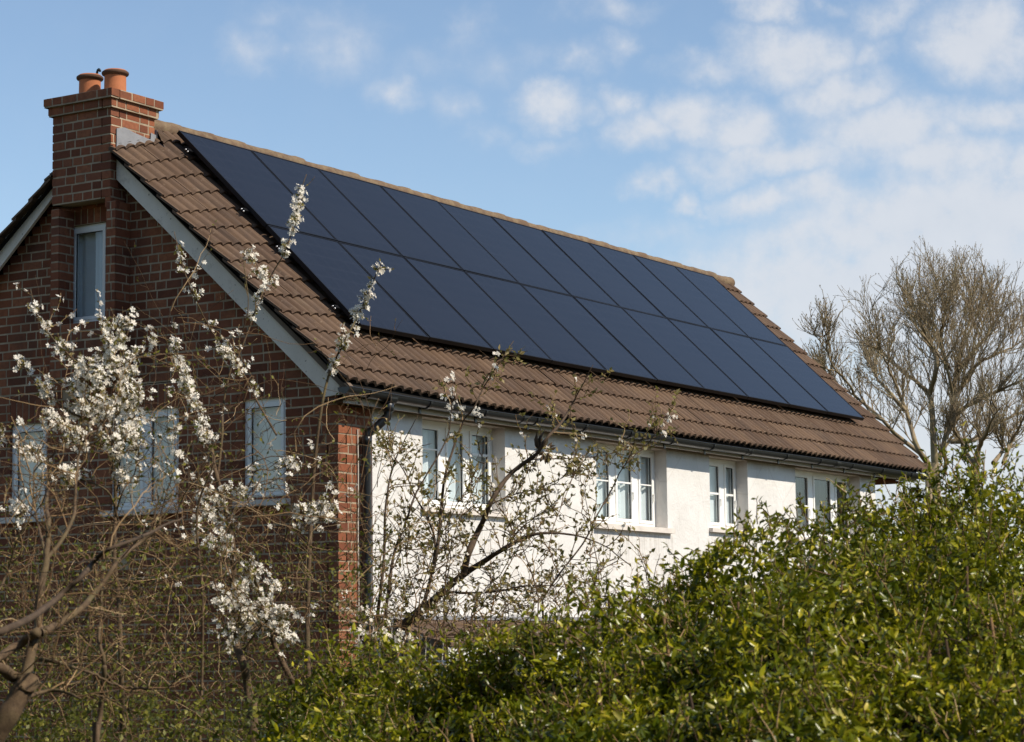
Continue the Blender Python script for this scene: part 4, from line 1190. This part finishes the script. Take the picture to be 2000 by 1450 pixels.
# --- tree belt added left of and behind the view to shade the gable ---------
wg = Geo()
n = 42000; t = rng.uniform(0, 1, n)
ring = spline([(-15, 4.5, 0), (-18, 1.5, 0), (-20, -2.0, 0), (-23, -5, 0), (-26, -9, 0), (-27, -16, 0), (-24, -25, 0), (-14, -31, 0), (-2, -33, 0), (10, -33, 0)], 400)
c_ = ring[(t * 399).astype(int)]; hgt = 10.5 + 2 * np.sin(t * 37) + 1.2 * np.sin(t * 91)
O = c_ + np.stack([rng.normal(0, 1.0, n), rng.normal(0, 1.0, n), hgt * rng.uniform(.02, 1, n) ** .8], 1)
add_leaves(wg, O, nrm(rng.normal(size=(n, 3)) + np.array([0, 0, .3])), rng.uniform(.35, .75, (n, 1)))
for q in range(0, 400, 12): wg.tubes(np.array([[ring[q], ring[q] + (.1, 0, 3), ring[q] + (.15, .1, 6.5)]]), np.array([[.18, .13, .05]]), 7, 1)
tag(wg.build('added_tree_belt', [LF['hedge'], BK['dark']]), 'belt of evergreen trees added out of view to shade the gable', 'added_tree_belt', kind='stuff')

# --- hedges --------------------------------------------------------------------------
def hedge(name, label, cat, mounds, n_shoot, leaf=.055, shoots_out=60, seed=3, zmin=1.5, core=True):
    """mounds: ellipsoids (centre, radii). Leafy shoots on their joint surface, darker leaves within"""
    root = empty(name, (float(np.mean([m_[0][0] for m_ in mounds])), float(np.mean([m_[0][1] for m_ in mounds])), 0))
    tag(root, label, cat)
    C_ = np.array([m_[0] for m_ in mounds]); R_ = np.array([m_[1] for m_ in mounds])
    area = R_[:, 0] * R_[:, 2] + R_[:, 1] * R_[:, 2]; pr = area / area.sum()
    def surf(n, shrink):
        n = int(n * 1.35); k = rng.choice(len(C_), n, p=pr); d_ = nrm(rng.normal(size=(n, 3)))
        bump = 1 + .10 * np.sin(d_[:, 0] * 7 + k) * np.sin(d_[:, 2] * 9 + k * 2) + rng.normal(0, .035, n)
        sc_ = R_[k].copy(); sc_[:, 2] = np.where(d_[:, 2] < 0, np.maximum(C_[k, 2] / np.maximum(shrink, .5), R_[k, 2]), R_[k, 2])   # the flanks run down to the ground
        Pn = C_[k] + d_ * sc_ * (shrink * bump)[:, None]
        nn = nrm(d_ / R_[k])
        q = Pn * 6.3
        lump = .085 * (np.sin(q[:, 0] * 1.1 + 1.3 * np.sin(q[:, 2])) * np.sin(q[:, 1] * 1.2 + q[:, 2] * .7) + .7 * np.sin(q[:, 0] * 2.3 + q[:, 1] * 1.9) * np.sin(q[:, 2] * 2.6 + 1))
        lump += .075 * np.sin(Pn[:, 0] * 5.2 + 1.1 * np.sin(Pn[:, 2] * 4)) * np.sin(Pn[:, 1] * 4.7 + Pn[:, 2] * 6.0) - .02
        Pn = Pn + nn * lump[:, None]
        f = (((Pn[:, None, :] - C_[None]) / (np.where((Pn[:, None, 2:3] < C_[None, :, 2:3]), np.concatenate([R_[:, :2], np.maximum(C_[:, 2:3], R_[:, 2:3])], 1)[None], R_[None]) * shrink * .94)) ** 2).sum(2); f[np.arange(n), k] = 9
        pk = np.sin(Pn[:, 0] * 8.1 + 1.7 * np.sin(Pn[:, 2] * 5)) + np.sin(Pn[:, 1] * 7.3 + Pn[:, 2] * 9.1) + .8 * np.sin(Pn[:, 2] * 15 + Pn[:, 0] * 11)
        ok = (f.min(1) > 1) & (Pn[:, 2] > zmin) & ((pk > -.55) | ((shrink < .95) & (pk > -1.7)) | (shrink < .85))
        # favour the side seen and lit
        return Pn[ok], nn[ok]
    st, lv = Geo(), Geo()
    Pn, nn = surf(n_shoot, 1.0)
    Kk = 6; m_ = len(Pn); ln = rng.uniform(.05, .15, m_)
    dr = nrm(nn * .9 + rng.normal(0, .6, (m_, 3)) + np.array([0, 0, .30])); T_ = np.empty((m_, Kk, 3)); T_[:, 0] = Pn - nn * .06
    for k in range(1, Kk):
        dr = nrm(dr + rng.normal(0, .13, (m_, 3)) + np.array([0, 0, .06])); T_[:, k] = T_[:, k - 1] + dr * (ln / (Kk - 1))[:, None]
    st.tubes(T_, radii(T_, .0026, .0012), 4)
    # long shoots that stand out of the clipped surface
    if shoots_out:
        i = rng.choice(m_, shoots_out); l2 = rng.uniform(.16, .34, shoots_out); E_ = np.empty((shoots_out, 9, 3)); E_[:, 0] = Pn[i] - nn[i] * .1
        d2 = nrm(nn[i] * .7 + rng.normal(0, .45, (shoots_out, 3)) + np.array([0, 0, .6]))
        for k in range(1, 9):
            d2 = nrm(d2 + rng.normal(0, .10, (shoots_out, 3))); E_[:, k] = E_[:, k - 1] + d2 * (l2 / 8)[:, None]
        st.tubes(E_, radii(E_, .0032, .0015), 5)
        O, T = along(E_, 15, .2, 1.0); Dd = nrm(T * .6 + nrm(rng.normal(size=T.shape)) * .8)
        add_leaves(lv, O, Dd, leaf * rng.uniform(.6, 1.15, (len(O), 1)))
    O, T = along(T_, 9, .05, 1.0); Dd = nrm(T * .45 + nrm(rng.normal(size=T.shape)) * .9 + np.array([0, 0, .05]))
    add_leaves(lv, O, Dd, leaf * rng.uniform(.55, 1.15, (len(O), 1)), upface=.6)
    # inner leaves so that the shrub is dense
    for sh, num in ((.90, n_shoot * 3), (.82, n_shoot * 4), (.70, n_shoot * 3)):
        Pi, ni = surf(num, sh); add_leaves(lv, Pi, nrm(ni * .4 + rng.normal(size=Pi.shape)), leaf * rng.uniform(.9, 1.7, (len(Pi), 1)))
    lv.build('foliage', LF['hedge'], root)
    # woody inside: stems from the ground and crossing branches
    for (c_, r_) in mounds:
        for _ in range(7):
            a0 = np.array([c_[0] + rng.normal(0, .15), c_[1] + rng.normal(0, .15), 0]); e_ = np.array(c_) + nrm(rng.normal(size=3) + np.array([0, 0, .5])) * np.array(r_) * .9
            st.tubes(np.array([spline([a0, (a0 + e_) / 2 + rng.normal(0, .08, 3), e_], 10)]), np.linspace(.022, .005, 10)[None], 6)
    st.build('stems', BK['twig'], root)
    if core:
        cg = Geo()  # solid filler core, the hedge's inner shade painted as its colour
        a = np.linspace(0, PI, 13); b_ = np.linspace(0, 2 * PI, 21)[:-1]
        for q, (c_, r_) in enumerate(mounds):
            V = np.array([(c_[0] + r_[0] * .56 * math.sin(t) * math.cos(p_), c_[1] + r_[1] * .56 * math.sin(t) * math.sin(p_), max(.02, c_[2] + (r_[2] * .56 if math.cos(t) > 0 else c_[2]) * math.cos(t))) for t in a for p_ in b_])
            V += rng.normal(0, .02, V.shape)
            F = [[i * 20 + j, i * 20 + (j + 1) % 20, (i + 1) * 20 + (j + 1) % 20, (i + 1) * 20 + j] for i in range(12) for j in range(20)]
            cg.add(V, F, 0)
        cg.build('shade_core', M['core'], root)
    return root


def mound(u, vtop, d, ru, rd, rz=None):
    """ellipsoid whose top is seen at (u, vtop) at depth d; ru: half width across, rd: half depth"""
    top = at(u, vtop, d); rz = rz or max(.6, top[2] * .5)
    return ((top[0], top[1], top[2] - rz), (max(ru, rd) * .5 + ru * .5, max(ru, rd) * .5 + rd * .5, rz))


H1 = [mound(2020, 912, 10.2, .75, .8, 1.1), mound(1890, 920, 10.4, .62, .7, 1.0), mound(1800, 945, 10.3, .42, .6, .95), mound(1690, 992, 10.0, .36, .55, .9), mound(1590, 1008, 9.8, .46, .6, .9), mound(1440, 1036, 9.5, .40, .55, .8), mound(1310, 1084, 9.4, .36, .5, .7),
      mound(1880, 1010, 9.0, .6, .6, .9), mound(1700, 1075, 8.8, .52, .6, .8), mound(1520, 1105, 8.6, .5, .55, .8), mound(1340, 1160, 8.5, .42, .5, .7), mound(1180, 1162, 8.9, .36, .5, .65), mound(1060, 1215, 9.0, .32, .5, .6),
      mound(1960, 1150, 8.0, .5, .5, .8), mound(1760, 1215, 7.8, .45, .5, .75), mound(1560, 1270, 7.7, .42, .5, .7), mound(1380, 1310, 7.7, .4, .5, .65), mound(1950, 1320, 7.2, .5, .5, .7), mound(1700, 1350, 7.2, .42, .45, .65), mound(1500, 1390, 7.1, .4, .45, .6)]
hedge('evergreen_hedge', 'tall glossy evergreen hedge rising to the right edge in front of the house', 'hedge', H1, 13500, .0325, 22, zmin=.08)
H2 = [mound(960, 1252, 9.0, .30, .45, .6), mound(860, 1266, 9.2, .28, .4, .55), mound(760, 1280, 9.6, .26, .4, .55), mound(680, 1345, 9.8, .26, .4, .5), mound(1180, 1290, 8.3, .38, .45, .6), mound(1030, 1320, 8.4, .34, .45, .6),
      mound(900, 1375, 8.4, .32, .4, .5), mound(760, 1395, 8.6, .3, .4, .5), mound(620, 1395, 9.2, .25, .4, .45), mound(1240, 1380, 7.5, .38, .4, .55), mound(1080, 1420, 7.4, .34, .4, .5), mound(560, 1432, 9.0, .24, .4, .4), mound(460, 1445, 9.2, .22, .4, .35)]
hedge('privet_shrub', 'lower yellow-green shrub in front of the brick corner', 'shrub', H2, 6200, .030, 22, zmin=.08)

# ------------------------------------------------------------------ camera object, sun, sky
cam = bpy.data.objects.new('camera', bpy.data.cameras.new('camera')); COL.objects.link(cam)
Mx = Matrix((tuple(RT), tuple(UP), tuple(-FW))).transposed().to_4x4(); Mx.translation = Vector(CAM); cam.matrix_world = Mx
cam.data.sensor_width = 36; cam.data.lens = FPX * 36 / 2000; cam.data.clip_end = 2000
cam.data.dof.use_dof = True; cam.data.dof.focus_distance = 19.5; cam.data.dof.aperture_fstop = 9.0
scene.camera = cam

EL, AZ = math.radians(43), math.radians(9)
sd = Vector((math.sin(AZ) * math.cos(EL), -math.cos(AZ) * math.cos(EL), math.sin(EL)))
sun = bpy.data.objects.new('sun', bpy.data.lights.new('sun', 'SUN')); COL.objects.link(sun)
sun.rotation_euler = sd.to_track_quat('Z', 'Y').to_euler(); sun.location = (-10, -30, 30)
sun.data.energy = 4.9; sun.data.angle = math.radians(.53); sun.data.color = (1.0, .905, .765)

wd = bpy.data.worlds.new('World'); scene.world = wd; wd.use_nodes = True
nt = wd.node_tree; nt.nodes.clear()
out = nt.nodes.new('ShaderNodeOutputWorld'); bg = nt.nodes.new('ShaderNodeBackground'); L(nt, bg.outputs[0], out.inputs[0])
sky = nt.nodes.new('ShaderNodeTexSky'); sky.sky_type = 'NISHITA'; sky.sun_disc = False
sky.sun_elevation = EL; sky.sun_rotation = math.radians(180) - AZ; sky.altitude = 0; sky.air_density = 1.0; sky.dust_density = .1; sky.ozone_density = 1.4
bg.inputs['Strength'].default_value = .135
# clouds: soft puffs placed by azimuth and elevation, broken up by noise
tc = nt.nodes.new('ShaderNodeTexCoord')
sp = nt.nodes.new('ShaderNodeSeparateXYZ'); L(nt, tc.outputs['Generated'], sp.inputs[0])
az = math_(nt, 'ARCTAN2', sp.outputs[0], sp.outputs[1]); el = math_(nt, 'ARCSINE', sp.outputs[2])
cb = nt.nodes.new('ShaderNodeCombineXYZ'); L(nt, az, cb.inputs[0]); L(nt, el, cb.inputs[1])
wn = nt.nodes.new('ShaderNodeTexNoise'); wn.inputs['Scale'].default_value = 34; wn.inputs['Detail'].default_value = 7; wn.inputs['Roughness'].default_value = .6
L(nt, cb.outputs[0], wn.inputs['Vector'])
wv = nt.nodes.new('ShaderNodeVectorMath'); wv.operation = 'MULTIPLY_ADD'; L(nt, wn.outputs['Color'], wv.inputs[0]); wv.inputs[1].default_value = (.048, .030, 0); L(nt, cb.outputs[0], wv.inputs[2])
BL = [(500, 95, 62, 50, .54), (575, 90, 44, 30, .42), (680, 85, 90, 70, .52), (775, 180, 55, 40, .60), (890, 205, 55, 38, .46), (640, 40, 120, 40, .34), (860, 120, 90, 50, .34), (1000, 130, 90, 50, .40), (945, 265, 52, 32, .40), (925, 50, 55, 50, .38), (525, 20, 70, 30, .35),
      (1075, 207, 75, 42, .9), (1197, 185, 52, 36, .75), (1255, 255, 82, 48, .95), (1360, 235, 95, 52, 1.0), (1470, 245, 85, 52, 1.0), (1515, 310, 150, 42, 1.0), (1540, 107, 118, 54, 1.05), (1390, 135, 85, 30, .65),
      (1505, 15, 60, 32, .9), (1615, 15, 35, 22, .55), (1725, 30, 65, 42, .85), (1710, 100, 55, 32, .65), (1930, 75, 105, 85, 1.15), (1650, 180, 95, 52, 1.0), (1740, 260, 140, 62, 1.05), (1940, 230, 90, 42, .9),
      (1850, 310, 110, 62, 1.05), (1980, 340, 90, 65, 1.05), (1590, 380, 100, 42, .95), (1475, 400, 75, 36, .85), (1345, 410, 40, 24, .8), (1290, 370, 50, 26, .62), (1390, 335, 80, 36, .65), (1675, 455, 130, 52, 1.0),
      (1850, 440, 290, 120, 1.3), (1720, 570, 360, 130, 1.35), (1060, 285, 65, 26, .5), (1125, 115, 55, 32, .5), (1215, 90, 55, 32, .52), (1200, 15, 90, 30, .55), (2000, 620, 360, 180, 1.4), (1300, 470, 160, 40, .45), (1900, 860, 480, 170, 1.5), (1560, 470, 160, 60, .8)]
dens = None
for (u, v, ru, rv, w_) in BL:
    dv = at(u, v, 1.0) - CAM; dv = dv / np.linalg.norm(dv)
    ca, ce = math.atan2(dv[0], dv[1]) + .024, math.asin(dv[2]) + .015
    s = nt.nodes.new('ShaderNodeVectorMath'); s.operation = 'SUBTRACT'; L(nt, wv.outputs[0], s.inputs[0]); s.inputs[1].default_value = (ca, ce, 0)
    q = nt.nodes.new('ShaderNodeVectorMath'); q.operation = 'MULTIPLY'; L(nt, s.outputs[0], q.inputs[0]); q.inputs[1].default_value = (FPX / ru / 1.75, FPX / rv / 1.65, 0)
    le = nt.nodes.new('ShaderNodeVectorMath'); le.operation = 'LENGTH'; L(nt, q.outputs[0], le.inputs[0])
    f = math_(nt, 'MULTIPLY', math_(nt, 'SUBTRACT', 1.0, le.outputs['Value'], clamp=True), w_)
    dens = f if dens is None else math_(nt, 'SMOOTH_MAX', dens, f, .12)
wn2 = nt.nodes.new('ShaderNodeTexNoise'); wn2.inputs['Scale'].default_value = 60; wn2.inputs['Detail'].default_value = 6; wn2.inputs['Roughness'].default_value = .6; L(nt, cb.outputs[0], wn2.inputs['Vector'])
dn = math_(nt, 'MULTIPLY', dens, math_(nt, 'MULTIPLY_ADD', wn2.outputs['Fac'], 1.5, .2))
mr = nt.nodes.new('ShaderNodeMapRange'); mr.interpolation_type = 'SMOOTHSTEP'; mr.inputs[1].default_value = .02; mr.inputs[2].default_value = .90; mr.inputs[3].default_value = 0; mr.inputs[4].default_value = .84
L(nt, dn, mr.inputs[0])
cloudcol = mixc(nt, wn2.outputs['Fac'], (4.6, 4.85, 5.3), (5.4, 5.5, 5.75))
L(nt, mixc(nt, mr.outputs[0], sky.outputs[0], cloudcol), bg.inputs['Color'])

scene.view_settings.view_transform = 'Standard'; scene.view_settings.look = 'None'; scene.view_settings.exposure = .1; scene.view_settings.gamma = 1
scene.cycles.max_bounces = 6; scene.cycles.transparent_max_bounces = 8; scene.cycles.use_denoising = True
